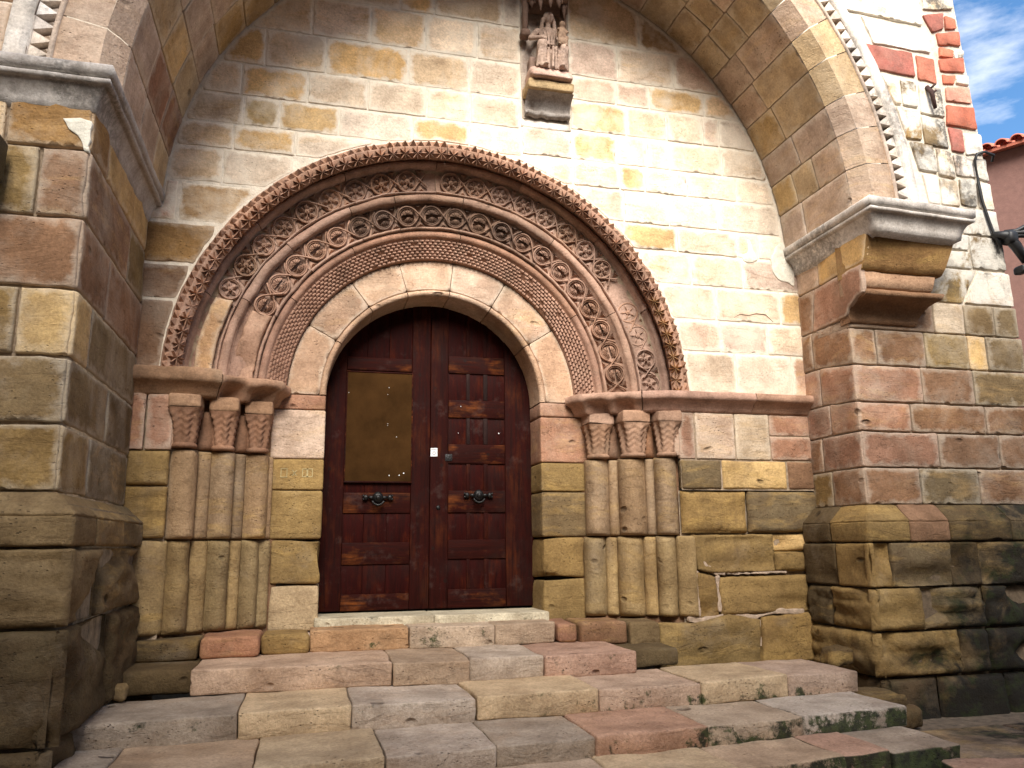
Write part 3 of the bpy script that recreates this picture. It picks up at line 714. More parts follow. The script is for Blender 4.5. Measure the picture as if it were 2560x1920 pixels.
for i in range(6):
    z1, z0 = RZ[i], RZ[i+1]
    xs = [3.175]+rfx[i]+[xedge((z0+z1)/2)]
    for k in range(len(xs)-1):
        p = [(xs[k], z0), (xs[k+1], z0), (xs[k+1], z1), (xs[k], z1)]
        g = stone_geo(p, rf, **rk)
        if k == 0:
            s1, s0 = (SZ[i] if i else 2.285), SZ[i+1]
            if i == 0: s1, s0 = 2.285, 2.2
            y1 = rsy[i][0]
            sz1, sz0 = z1, z0
            stone_geo([(FY+.0, sz0), (y1, SZ[i+1] if i else 2.2), (y1, SZ[i] if i else 2.285), (FY, sz1 if i else 2.285)], rs, g=g, **rk)
        make('stone', g, M_wall, rp, jit(PAL[rfc[i][min(k, len(rfc[i])-1)]]))
    y1 = rsy[i][0]
    if i: stone('stone', [(y1, SZ[i+1]), (.02, SZ[i+1]), (.02, SZ[i]), (y1, SZ[i])], rs, rp, M_wall, PAL[rsc[i][0]], **rk)
# side of the pier above, reaching forward under the cornice
side_up = lambda u, v, d: (3.17-d, u, v)
stone('stone', [(-.16, 2.285), (.02, 2.285), (.02, 2.655), (-.23, 2.655)], side_up, rp, M_wall, PAL['m'], **rk)
side_out = lambda u, v, d: (3.128-d+.04*min(1, max(0, (u+.75)/.5)), u, v)
stone('stone', [(-.16, 2.285), (-.23, 2.655), (-.925, 2.655), (-.885, 2.60), (-.895, 2.52), (-.89, 2.42), (-.80, 2.395), (-.69, 2.345), (-.655, 2.285)], side_out, rp, M_wall, PAL['s'], **{**rk, 'step': .04})
stone('stone', [(-.31, 2.655), (.02, 2.655), (.02, 2.95), (-.31, 2.95)], side_up, rp, M_wall, PAL['p'], **rk)
stone('stone', [(-.93, 2.655), (-.31, 2.655), (-.31, 2.95), (-1.0, 2.95), (-.995, 2.86), (-.965, 2.76)], side_out, rp, M_wall, PAL['o'], **rk)
# corbel carrying the arch
corbel = empty('corbel', (3.5, -.8, 2.2), parent=church, label='stepped stone corbel with a deep shadowed hollow under it')
def corb(prof, x0, x1, c, xr=0., n=14, amp=.01):
    """side profile [(y, z)] extruded along x"""
    V = []; m = len(prof)
    for i in range(n+1):
        t = i/n
        for (y, z) in prof:
            x = x0+(x1-x0+xr*(z-2.2))*t; w = (nz3(x, y, z, 5)+.6*nz3(x, y, z, 14))*amp
            V.append((x, y-w, z+w*.4))
    g = G().add(V, grid_faces(n+1, m)); g.cap(V[:m]); g.cap(V[n*m:n*m+m], True)
    return make('corbel_stone', g, M_low, corbel, c)
corb([(-.6, 2.60), (-.88, 2.60), (-.90, 2.61), (-.93, 2.66), (-.96, 2.76), (-.99, 2.86), (-.99, 2.90), (-.6, 2.90)], 3.135, 3.78, jit((.34, .20, .08)), .26, amp=.014)
corb([(-.6, 2.46), (-.86, 2.46), (-.885, 2.475), (-.89, 2.52), (-.88, 2.592), (-.6, 2.595)], 3.14, 3.68, jit((.40, .24, .14)), .38)
corb([(-.55, 2.235), (-.66, 2.235), (-.672, 2.25), (-.675, 2.27), (-.66, 2.285), (-.67, 2.31), (-.69, 2.345), (-.74, 2.385), (-.80, 2.40), (-.865, 2.405), (-.885, 2.415), (-.89, 2.44), (-.88, 2.455), (-.55, 2.455)], 3.16, 3.77, jit((.27, .15, .08)), .5, amp=.008)
# plinth of the right pier
plr = empty('plinth', (3.6, -.8, -.7), parent=church, label='rough projecting base of the right pier, moss stained, with shade painted in to the right')
make('plinth_bed', G().add([(3.09, .05, -1), (3.09, -.73, -1), (3.09, -.73, .72), (3.09, .05, .72), (5.05, -.73, -1), (5.0, -.73, .72)], [(0, 1, 2, 3), (1, 4, 5, 2)]), M_mort_d, plr)
br = (slope_y(-.80, -.665, .665, .795), slope_x(3.03, 3.16, .665, .795, -1), .13)
plinth_course(plr, .508, .665, -.80, 3.03, -1, [3.41, 3.77, 4.35, 5.05], [-.35, .02], 'ymdk', br, r=.014, erode=.012, mat=M_damp_shade)
plinth_course(plr, .18, .505, -.80, 3.02, -1, [3.22, 3.76, 4.02, 5.06], [-.4, .02], 'ykdk', r=.018, erode=.07, step=.038, mat=M_damp_shade)
plinth_course(plr, -.13, .175, -.81, 3.01, -1, [3.46, 4.02, 5.07], [-.3, .02], 'ykd', r=.04, erode=.24, amp=.028, step=.034, mat=M_damp_shade)
plinth_course(plr, -.45, -.135, -.82, 3.0, -1, [3.75, 4.0, 5.08], [.02], 'ykd', r=.045, erode=.22, amp=.03, step=.034, mat=M_damp_shade)
plinth_course(plr, -.95, -.455, -.84, 3.02, -1, [3.5, 4.1, 5.1], [.02], 'ddd', r=.05, erode=.06, amp=.02, mat=M_damp_shade)

# facade to the right of the great arch and above it
fac = empty('facade_wall', (4.3, FY, 3), parent=church, label='limewashed rubble facade with red corner stones right of the arch')
def ring_x(z, r=3.17):
    d = r*r-(z-BZ)**2; return BX+math.sqrt(d) if d > 0 else BX
fb = G(); Vb = []
zsl = [2.4+.15*i for i in range(34)]
for z in zsl: Vb += [(ring_x(z, 3.02) if z > BZ else 3.2, FY+.02, z), (xedge(z)-.02, FY+.02, z), (xedge(z)-.02, 6., z)]
make('render_bed', fb.add(Vb, grid_faces(len(zsl), 3, flip=True)), M_mort_w, fac)
fk = dict(r=.004, amp=.008, gap=.004, jt=.012, thick=.04, step=.06)
def fpoly(p, c, mat=None, **k): stone('stone', p, rf, fac, mat or M_face, PAL[c] if isinstance(c, str) else c, **{**fk, **k})
RED = (.50, .155, .095); RED2 = (.36, .13, .105)
for p, c in (([(4.263, 5.221), (4.507, 5.279), (4.481, 5.1), (4.356, 5.047)], RED2), ([(4.51, 5.25), (4.63, 5.23), (4.63, 5.13), (4.5, 5.10)], RED), ([(4.391, 5.053), (4.66, 5.112), (4.655, 4.953), (4.407, 4.93)], RED),
             ([(4.403, 4.918), (4.57, 4.903), (4.55, 4.817), (4.389, 4.803)], RED), ([(4.387, 4.787), (4.665, 4.843), (4.66, 4.683), (4.386, 4.663)], RED), ([(4.399, 4.644), (4.56, 4.651), (4.53, 4.55), (4.402, 4.534)], RED),
             ([(4.415, 4.513), (4.69, 4.546), (4.69, 4.386), (4.411, 4.368)], (.62, .30, .22)), ([(4.406, 4.339), (4.71, 4.348), (4.71, 4.125), (4.377, 4.13)], RED), ([(4.392, 4.117), (4.539, 4.106), (4.539, 3.882), (4.407, 3.881)], RED2),
             ([(3.565, 4.826), (4.109, 4.805), (4.109, 4.56), (3.726, 4.579)], RED2), ([(4.14, 4.795), (4.336, 4.779), (4.335, 4.532), (4.14, 4.55)], (.47, .18, .125))): fpoly(p, c, M_red)
for p, c in (([(4.553, 4.085), (4.74, 4.085), (4.745, 3.889), (4.553, 3.869)], 'w'), ([(3.60, 5.102), (4.30, 5.039), (4.309, 4.83), (3.70, 4.835)], 'w'), ([(4.56, 4.88), (4.68, 4.93), (4.68, 4.86), (4.57, 4.81)], 'w'),
             ([(4.545, 4.64), (4.69, 4.67), (4.69, 4.56), (4.54, 4.56)], 'g'), ([(4.28, 5.27), (4.62, 5.33), (4.64, 5.9), (4.3, 5.9)], 'c'), ([(3.3, 5.13), (4.25, 5.1), (4.26, 5.42), (3.3, 5.45)], 'c'), ([(3.0, 5.47), (3.6, 5.47), (3.6, 5.9), (2.9, 5.9)], 'w'), ([(3.62, 5.45), (4.26, 5.44), (4.27, 5.9), (3.62, 5.9)], 'g'),
             ([(3.74, 4.55), (3.92, 4.54), (3.93, 4.27), (3.86, 4.27)], 'c'), ([(3.94, 4.53), (4.11, 4.52), (4.10, 4.26), (3.945, 4.27)], 'k'), ([(4.13, 4.51), (4.37, 4.50), (4.37, 4.20), (4.12, 4.22)], 'w'),
             ([(3.86, 4.25), (4.10, 4.24), (4.10, 3.95), (3.94, 3.95)], 'y'), ([(4.12, 4.20), (4.37, 4.18), (4.38, 3.90), (4.12, 3.92)], 'k'), ([(3.96, 3.93), (4.20, 3.92), (4.22, 3.66), (4.03, 3.66)], 'k'), ([(4.23, 3.90), (4.39, 3.87), (4.40, 3.62), (4.23, 3.64)], 'g'),
             ([(4.403, 3.861), (4.60, 3.84), (4.637, 3.657), (4.42, 3.657)], 'p'), ([(4.61, 3.85), (4.755, 3.85), (4.765, 3.63), (4.645, 3.65)], 'g'), ([(4.432, 3.635), (4.61, 3.635), (4.60, 3.374), (4.43, 3.38)], 'k'), ([(4.625, 3.62), (4.77, 3.61), (4.785, 3.36), (4.62, 3.37)], 'g'),
             ([(4.05, 3.64), (4.21, 3.63), (4.21, 3.36), (4.09, 3.36)], 'p'), ([(4.225, 3.62), (4.415, 3.6), (4.415, 3.36), (4.225, 3.36)], 'c'), ([(4.0, 3.35), (4.40, 3.35), (4.40, 3.11), (4.0, 3.11)], 'g'), ([(4.41, 3.36), (4.79, 3.35), (4.80, 3.11), (4.41, 3.11)], 'k'),
             ([(3.9, 3.10), (4.45, 3.10), (4.45, 2.96), (3.9, 2.96)], 'k'), ([(4.46, 3.10), (4.81, 3.10), (4.82, 2.80), (4.46, 2.80)], 'k'), ([(3.9, 2.95), (4.45, 2.95), (4.45, 2.79), (3.9, 2.79)], 'y'), ([(3.85, 2.78), (4.49, 2.78), (4.31, 2.48), (3.85, 2.48)], 'y'), ([(4.505, 2.78), (4.83, 2.78), (4.845, 2.48), (4.33, 2.48)], 'g')): fpoly(p, c)
# masonry above the frame, so that the front is closed
up = G(); ov = []
for i in range(41):
    t = R_(52+76*i/40); ov.append(front_pt(t, 3.165, .01))
Vu = []
for p in ov: Vu += [p, (p[0], p[1], 8.6)]
make('upper_wall', up.add(Vu, grid_faces(41, 2, flip=True)), M_face, fac, PAL['c'])
make('upper_wall', G().add([(3.4, FY+.02, 5.6), (4.62, FY+.02, 5.6), (4.55, FY+.02, 8.6), (3.4, FY+.02, 8.6), (4.55, 8, 8.6), (4.62, 8, 5.6)], [(0, 1, 2, 3), (1, 5, 4, 2)]), M_face, fac, PAL['c'])
# stones left of the arch, above the left pier
z = 3.105; zi = 0
while z < 5.4:
    h = rnd.uniform(.26, .36); x1 = BX-math.sqrt(max(.01, 3.18**2-(z+h/2-BZ)**2)); x0 = x1-rnd.uniform(.3, .5); xx = x1
    while xx > -4.9:
        x0 = xx-rnd.uniform(.35, .6); stone('stone', [(x0, z), (xx, z), (xx+(.03 if xx == x1 else 0), z+h), (x0, z+h)], plane_y(-1.56), fac, M_wall, PAL[rnd.choice('tpos')], **pk); xx = x0
    z += h

# ------------------------------------------------------------------ the doorway
AZ = 1.70
portal = empty('doorway_arch', (0, .3, AZ), parent=church, label='four carved and plain orders of the round doorway')
make('core', ring_geo([(.90, .80), (.90, .47), (1.20, .47), (1.36, .35), (1.44, .31), (1.66, .25), (1.72, .22), (1.92, .17), (2.03, .04), (2.03, .80)], 0, 180, 60, 0, AZ, 0.), M_mort, portal)
# plain inner order
aj = [0, 32.3, 60.2, 83.5, 106, 127, 151.3, 180]
ringcol = ['p', 'p', 'c', 'c', 'c', 'p', 't']
def arc(r, a, b, n): return [(r*math.cos(R_(a+(b-a)*i/n)), AZ+r*math.sin(R_(a+(b-a)*i/n))) for i in range(n+1)]
vk = dict(r=.005, amp=.003, gap=.003, jt=.003, thick=.03, step=.05)
for i in range(7):
    a, b = aj[i], aj[i+1]
    g = stone_geo(arc(.935, a, b, 8)+arc(1.19, b, a, 9), plane_y(.43), **vk)
    # quirk, roll on the arris, then the soffit back to the door
    ring_geo([(.936, .445), (.930, .445), (.928, .428), (.912, .424), (.897, .429), (.888, .442), (.885, .46), (.885, .78)], a, b, 10, 0, AZ, .002, g=g, gapdeg=.25)
    make('voussoir', g, M_wall, portal, jit((.56, .40, .29) if ringcol[i] == 'c' else (.50, .33, .22)))
# billet order
bo = empty('billet_order', (0, .3, AZ), parent=church, label='narrow arch ring cut with small chequered billets')
def cone_pt(t, s, d=0.):     # s runs 0..1 across the splayed billet band
    r = 1.192+(1.338-1.192)*s; y = .40-.085*s
    nx = -.50; ny = -.866
    return (math.cos(t)*(r+nx*d), y+ny*d, AZ+math.sin(t)*(r+nx*d))
bj = [0, 32.3, 83, 121.3, 148, 180]
for i in range(5):
    g = ring_geo([(1.190, .45), (1.190, .402), (1.340, .315), (1.346, .30), (1.352, .285), (1.375, .272), (1.396, .280), (1.404, .30), (1.405, .33)], bj[i], bj[i+1], 22, 0, AZ, .002, gapdeg=.12)
    make('voussoir', g, M_carv, bo, jit((.40, .235, .165), .06))
bg_ = G(); rows = 7; nbil = 92
for k in range(nbil):
    for j in range(rows):
        o_ = .5*(j % 2)
        if k+o_+.95 > nbil: continue
        t0, t1 = math.pi*(k+o_+.08)/nbil, math.pi*(k+o_+.86)/nbil; s0, s1 = j/rows+.012, (j+1)/rows-.012
        if rnd.random() < .02 or (k > 126 and rnd.random() < .5): continue
        tc_ = .014
        V = []
        for t, lift in ((t0, 1.5), (t1, .35)):
            for s, d in ((s0, -.002), (s0+.02, tc_*.8*lift), ((s0+s1)/2, tc_*lift), (s1-.02, tc_*.8*lift), (s1, -.002)): V.append(cone_pt(t, s, d))
        bg_.add(V, [(0, 1, 6, 5), (1, 2, 7, 6), (2, 3, 8, 7), (3, 4, 9, 8), (0, 4, 3, 2, 1), (5, 6, 7, 8, 9)])
bil = make('billets', bg_, M_carv, bo, (.45, .275, .20), smooth=False); bil['kind'] = 'stuff'

# scroll order and flower order
def order(nm, lab, prof, joints, col):
    e = empty(nm, (0, .2, AZ), parent=church, label=lab)
    for i in range(len(joints)-1):
        crusty = nm == 'scroll_order' and 68 < (joints[i]+joints[i+1])/2 < 122
        make('voussoir', ring_geo(prof, joints[i], joints[i+1], max(4, int((joints[i+1]-joints[i])/1.2)), 0, AZ, .009, gapdeg=.1), M_crust if crusty else M_carv, e, jit(col, .10))
    return e
so = order('scroll_order', 'arch ring carved with looping stems and small palm leaves', [(1.405, .34), (1.405, .262), (1.412, .25), (1.424, .252), (1.434, .300), (1.620, .256), (1.624, .205), (1.632, .190), (1.655, .178), (1.682, .186), (1.692, .21), (1.694, .25)], [0, 27, 55, 84, 104, 117, 137, 156, 180], (.46, .30, .225))
fo = order('flower_order', 'arch ring carved with six petalled flowers in linked circles', [(1.692, .26), (1.692, .182), (1.697, .168), (1.703, .168), (1.707, .186), (1.708, .218), (1.886, .180), (1.892, .130), (1.902, .108), (1.918, .10), (1.936, .105), (1.946, .13), (1.948, .18)], [0, 24, 46, 70, 92, 115, 139, 159, 180], (.48, .315, .235))
def xf_mesh(nm, parts, mat): 
    g = G()
    for p in parts: g.add(p.v, p.f)
    return mesh_of(nm, g, mat)
def circ(R, a0, a1, n, z=.012, wob=0.): return [(R*math.cos(a0+(a1-a0)*i/n), R*math.sin(a0+(a1-a0)*i/n), z+wob*math.sin(i*1.7)) for i in range(n+1)]
def flower_mesh(var=0):
    g = G(); R0 = .083
    tube_geo(circ(R0, 0, 2*math.pi, 20)[:-1], .0075, 6, g, True); tube_geo(circ(R0-.011, 0, 2*math.pi, 20, .008)[:-1], .005, 5, g, True)
    n = 6 if var != 2 else 5
    for k in range(n):
        t = 2*math.pi*(k+.25*var)/n; d = Vector((math.cos(t), math.sin(t), 0)); s = Vector((-math.sin(t), math.cos(t), 0))*1.3; d = d*1.3; L = .053
        P = [d*.012+Vector((0, 0, .010)), d*.034+s*.0165+Vector((0, 0, .004)), d*L+Vector((0, 0, .008)), d*.034-s*.0165+Vector((0, 0, .004)), d*.034+Vector((0, 0, .021)), d*.012+s*.008+Vector((0, 0, 0)), d*.012-s*.008+Vector((0, 0, 0))]
        g.add(P, [(0, 4, 1), (4, 2, 1), (4, 3, 2), (0, 3, 4), (0, 1, 5), (0, 6, 3)])
        tube_geo([d*.014+Vector((0, 0, .020)), d*.036+Vector((0, 0, .024)), d*.053+Vector((0, 0, .012))], [.0028, .003, .001], 4, g)
    lath = []
    m = 10
    V = []
    for (r, z) in ((.021, .008), (.020, .022), (.014, .027), (.010, .021), (.007, .028), (.0005, .030)):
        for i in range(m): V.append((r*math.cos(2*math.pi*i/m), r*math.sin(2*math.pi*i/m), z))
    F = []
    for j in range(5):
        for i in range(m): F.append((j*m+i, j*m+(i+1) % m, (j+1)*m+(i+1) % m, (j+1)*m+i))
    g.add(V, F)
    # stems crossing to the next circle, leaf points in the corners
    h = .109
    for s in (1, -1):
        pts = [(R0*.72, s*R0*.70, .012), (h*.5+.012, s*.046, .014), (h, 0, .014+.005*s), (h*1.5-.01, -s*.046, .014), (h*2-R0*.72, -s*R0*.70, .012)]
        tube_geo(pts, .0068, 5, g)
        g.add([(h-.030, s*.090, .004), (h+.030, s*.090, .004), (h, s*.030, .004), (h, s*.070, .022)], [(0, 3, 1) if s < 0 else (1, 3, 0), (2, 3, 0) if s > 0 else (0, 3, 2), (1, 3, 2) if s > 0 else (2, 3, 1)])
    return mesh_of('flower', g, M_carv)
FM = [flower_mesh(i) for i in range(3)]
def scroll_mesh(var=0):
    g = G(); R0 = .080
    a0 = R_(28) if var == 0 else R_(5); a1 = R_(332) if var == 0 else R_(355)
    tube_geo(circ(R0, a0, a1, 22), .0085, 6, g); tube_geo(circ(R0-.014, a0, a1, 20, .009), .0055, 5, g)
    for s in (1, -1):       # two half palmettes either side of a slot
        V = [(-.046, s*.012, .018), (.056, s*.012, .018)]
        m = 9
        for i in range(m): 
            t = math.pi*i/(m-1); V.append((.006+.054*math.cos(t), s*(.013+.043*math.sin(t)), .006))
        c = len(V); V.append((.006, s*.018, .022))
        F = [((c, 2+i, 3+i) if s > 0 else (c, 3+i, 2+i)) for i in range(m-1)]+[((c, 2+m-1, 0) if s > 0 else (c, 0, 2+m-1)), ((c, 0, 1) if s > 0 else (c, 1, 0)), ((c, 1, 2) if s > 0 else (c, 2, 1))]
        g.add(V, F)
        for i in range(1, 6):
            t = math.pi*i/6.2; tube_geo([(.004+.004*math.cos(t), s*.012, .022), (.007+.034*math.cos(t), s*(.012+.030*math.sin(t)), .021), (.007+.054*math.cos(t), s*(.012+.044*math.sin(t)), .010)], [.003, .0036, .0018], 4, g)
    h = .102
    for s in (1, -1):
        tube_geo([(R0*.45, s*R0*.92, .011), (h*.62, s*.052, .013), (h, 0, .015+.006*s), (h*1.38, -s*.052, .013), (h*2-R0*.45, -s*R0*.92, .011)], .0075, 5, g)
        g.add([(h-.034, s*.090, .002), (h+.034, s*.090, .002), (h, s*.030, .004), (h, s*.070, .016)], [(0, 3, 1) if s < 0 else (1, 3, 0), (2, 3, 0) if s > 0 else (0, 3, 2), (1, 3, 2) if s > 0 else (2, 3, 1)])
    return mesh_of('scroll', g, M_carv)
SM = [scroll_mesh(0), scroll_mesh(1)]
SMd = []
for m_ in SM:
    c_ = m_.copy(); c_.materials[0] = M_crust; SMd.append(c_)
def polar_frame(t, r, y, dr=0., dy=0.):
    tt = R_(t); ey = Vector((math.cos(tt), 0, math.sin(tt))); ex = Vector((math.sin(tt), 0, -math.cos(tt)))
    ez = Vector((0, -1, 0)); return Vector((r*math.cos(tt), y, AZ+r*math.sin(tt))), ex, ey, ez
def tilt(ex, ey, ez, k):   # lean the frame with the splay of the band
    e2 = (ey+ez*k).normalized(); return ex, e2, ex.cross(e2)
t = 154.5; i = 0
while t > 2.5:
    o, ex, ey, ez = polar_frame(t, 1.526, .276); ex, ey, ez = tilt(ex, ey, ez, .231)
    dark = 68 < t < 122
    place('scroll', (SMd if dark else SM)[1 if rnd.random() < .3 else 0], so, o, ex, ey, ez, jit((.26, .165, .12) if dark else (.43, .265, .19), .14), rnd.uniform(.93, 1.03), rnd.uniform(1.2, 2.2))
    t -= math.degrees(2*.102/1.525); i += 1
t = 155.3
while t > 94.5:
    o, ex, ey, ez = polar_frame(t, 1.797, .197); ex, ey, ez = tilt(ex, ey, ez, .225)
    place('flower', FM[rnd.randrange(3)], fo, o, ex, ey, ez, jit((.45, .285, .205), .14), rnd.uniform(.93, 1.03), rnd.uniform(1.2, 2.2)); t -= math.degrees(.218/1.797)
t = 88.0
while t > 2.5:
    o, ex, ey, ez = polar_frame(t, 1.797, .197); ex, ey, ez = tilt(ex, ey, ez, .225)
    worn = 17 < t < 38
    if worn:
        if rnd.random() < .6: place('flower', FM[2], fo, o+Vector((0, .014, 0)), ex, ey, ez, jit((.45, .28, .20), .1))
    else: place('flower', FM[rnd.randrange(3)], fo, o+Vector((0, .008 if t < 12 else 0, 0)), ex, ey, ez, jit((.48, .315, .235), .14), rnd.uniform(.93, 1.03), rnd.uniform(1.2, 2.2))
    t -= math.degrees(.218/1.797)
# broken plain repair at the left springing
mend = G(); stone_geo(arc(1.72, 157.5, 179, 7)+arc(1.86, 179, 158.5, 7), plane_y(.135), g=mend, r=.02, amp=.016, thick=.06, jt=.01, erode=.03)
make('repair_stone', mend, M_wall, fo, (.47, .29, .155))
mend = G(); stone_geo(arc(1.43, 156, 178, 7)+arc(1.60, 178, 157, 7), plane_y(.225), g=mend, r=.03, amp=.02, thick=.06, jt=.014, erode=.05)
make('repair_stone', mend, M_carv, so, (.46, .29, .20))

# hood with two rows of points
hood = empty('hood_moulding', (0, -.03, AZ), parent=church, label='outer hood of the doorway cut with star shaped teeth')
hj = [0, 14, 27, 41, 55, 68, 90, 104, 118, 131, 145, 158, 170, 180]
for i in range(len(hj)-1):
    make('voussoir', ring_geo([(1.948, .16), (1.948, .06), (1.925, .03), (1.908, .01), (1.908, .0), (1.955, -.028), (1.985, -.044), (1.992, -.044), (2.030, -.018), (2.05, -.006), (2.056, .02)], hj[i], hj[i+1], 12, 0, AZ, .009, gapdeg=.1), M_carv, hood, jit((.46, .285, .20), .1))
def star_mesh(nn=8, R0=.054, r1=.017, h=.044):
    g = G(); V = [(0, 0, h*.45)]
    for i in range(nn*2):
        t = math.pi*i/nn; r = R0 if i % 2 == 0 else r1
        V.append((r*math.cos(t), r*math.sin(t), h*.75 if i % 4 == 0 else (h if i % 2 == 0 else -.004)))
    m = nn*2
    F = [(0, 1+i, 1+(i+1) % m) for i in range(m)]
    for i in range(m): V.append((V[1+i][0]*1.02, V[1+i][1]*1.02, -.02))
    F += [(1+i, 1+m+i, 1+m+(i+1) % m, 1+(i+1) % m) for i in range(m)]
    return mesh_of('star_tooth', g.add(V, F), M_carv, False)
def pyr_mesh(w=.029, h=.046):
    g = G(); g.add([(-w, -w*.9, -.004), (w, -w*.9, -.004), (w, w*.8, -.004), (-w, w*.8, -.004), (0, -w*.75, h)], [(0, 1, 4), (1, 2, 4), (2, 3, 4), (3, 0, 4)])
    return mesh_of('point_tooth', g, M_carv, False)
stm_, pym = star_mesh(), pyr_mesh()
nst = 62
for i in range(nst):
    t = 180*(i+.5)/nst; o, ex, ey, ez = polar_frame(t, 1.945, -.028)
    e2 = (ey*.8-ez*.0+Vector((0, -.50, 0))).normalized()
    worn = (150 < t < 166 and rnd.random() < .55) or (t < 24 and rnd.random() < .25)
    place('star_tooth', stm_, hood, o+(Vector((0, .02, 0)) if worn else Vector((0, 0, 0))), ex, e2, ex.cross(e2), jit((.43, .255, .175) if t > 25 else (.50, .31, .16), .16), rnd.uniform(.9, 1.06), rnd.uniform(.4, .7) if rnd.random() < .15 else rnd.uniform(.8, 1.2))
for i in range(100):
    t = 180*(i+.5)/100; o, ex, ey, ez = polar_frame(t, 2.018, -.030)
    e2 = (ey*.75+Vector((0, .50, 0))).normalized()
    place('point_tooth', pym, hood, o, ex, e2, ex.cross(e2), jit((.45, .27, .185), .16), rnd.uniform(.88, 1.06), rnd.uniform(.35, .7) if rnd.random() < .18 else rnd.uniform(.8, 1.15))

# ------------------------------------------------------------------ jambs: inner order, columns, capitals, imposts
jamb = empty('door_jamb', (0, .4, -.1), parent=church, label='stone jambs either side of the door')
JZ = [-.10, .244, .575, .95, 1.19, 1.578, 1.70]
JC = ['y', 'y', 'k', 'y', 's', 's']
for sgn in (1, -1):
    for i in range(6):
        xa, xb = .885, 1.30-(.05 if i < 2 else 0)
        x0, x1 = (xa, xb) if sgn > 0 else (-xb, -xa)
        c = JC[i] if sgn > 0 else ['t', 'y', 'y', 'y', 'p', 's'][i]
        er = .03 if i < 2 else 0.
        make('jamb_stone', block_geo(x0, x1, .43, .80, JZ[i]+.003, JZ[i+1]-.003, r=.014 if i > 2 else .022, amp=.004, erode=er, cell=.07), M_low if i < 4 else M_wall, jamb, jit(PAL[c]))
    make('jamb_stone', block_geo(*((.87, 1.32) if sgn > 0 else (-1.32, -.94)), .36, .8, -.22, -.105, r=.02, amp=.008), M_low, jamb, jit(PAL['p']))
for sgn in (1, -1): make('jamb_bed', G().add([(sgn*1.20, .47, -.3), (sgn*1.20, .47, 1.72), (sgn*1.97, .10, 1.72), (sgn*1.97, .10, -.3)], [(0, 1, 2, 3) if sgn < 0 else (3, 2, 1, 0)]), M_low, jamb, PAL['m'])
def flute_geo(a, b, bulge, z0, z1, sg, re=.03, amp=.004, power=.75, nu=12, er=0.):
    """a half round shaft bulging from the chord a-b in plan"""
    _seed[0] += 1; sd_ = _seed[0]*2.17 % 71; g = G(); A, B = Vector(a), Vector(b); d = (B-A); n = Vector((d.y, -d.x)).normalized()
    n = n if n.y < 0 else -n
    H = z1-z0; k = max(4, int(H/.05)); zz_ = sorted(set([0, re*.1, re*.3, re*.6, re, H-re, H-re*.6, H-re*.3, H-re*.1, H]+[H*i/k for i in range(1, k) if re < H*i/k < H-re])); V = []
    for i in range(nu+1):
        t = i/nu; c = A.lerp(B, t); bl_ = bulge*math.sin(math.pi*t)**power
        for h in zz_:
            e = min(1, min(h, H-h)/re); e = math.sqrt(max(0, 1-(1-e)**2)); z = z0+h
            w = (nz3(c.x*sg, c.y, z, 5, sd_)+.6*nz3(c.x*sg, c.y, z, 15, sd_)+.3*nz3(c.x*sg, c.y, z, 40, sd_))*amp
            if er: w -= er*max(0, nz3(c.x*sg, c.y, z*1.3, 3.2, sd_))*(1.6-h/H)
            q = c+n*(bl_*(.55+.45*e)-.018*(1-e)+w)
            V.append((sg*q.x, q.y, z))
    g.add(V, grid_faces(nu+1, len(zz_), flip=sg < 0)); m = len(zz_)
    g.cap([V[i*m] for i in range(nu+1)], sg > 0); g.cap([V[i*m+m-1] for i in range(nu+1)], sg < 0)
    return g
UPX = {1: [1.262, 1.440, 1.512, 1.712, 1.778, 1.938], -1: [1.300, 1.455, 1.536, 1.686, 1.776, 1.947]}
LOX = {1: [1.238, 1.402, 1.487, 1.677, 1.768, 1.910, 2.035], -1: [1.338, 1.456, 1.537, 1.674, 1.782, 1.922, 2.115]}
def cy_at(x): return .425-(x-1.262)*.51
UC, LC = (.37, .255, .15), (.38, .275, .135)
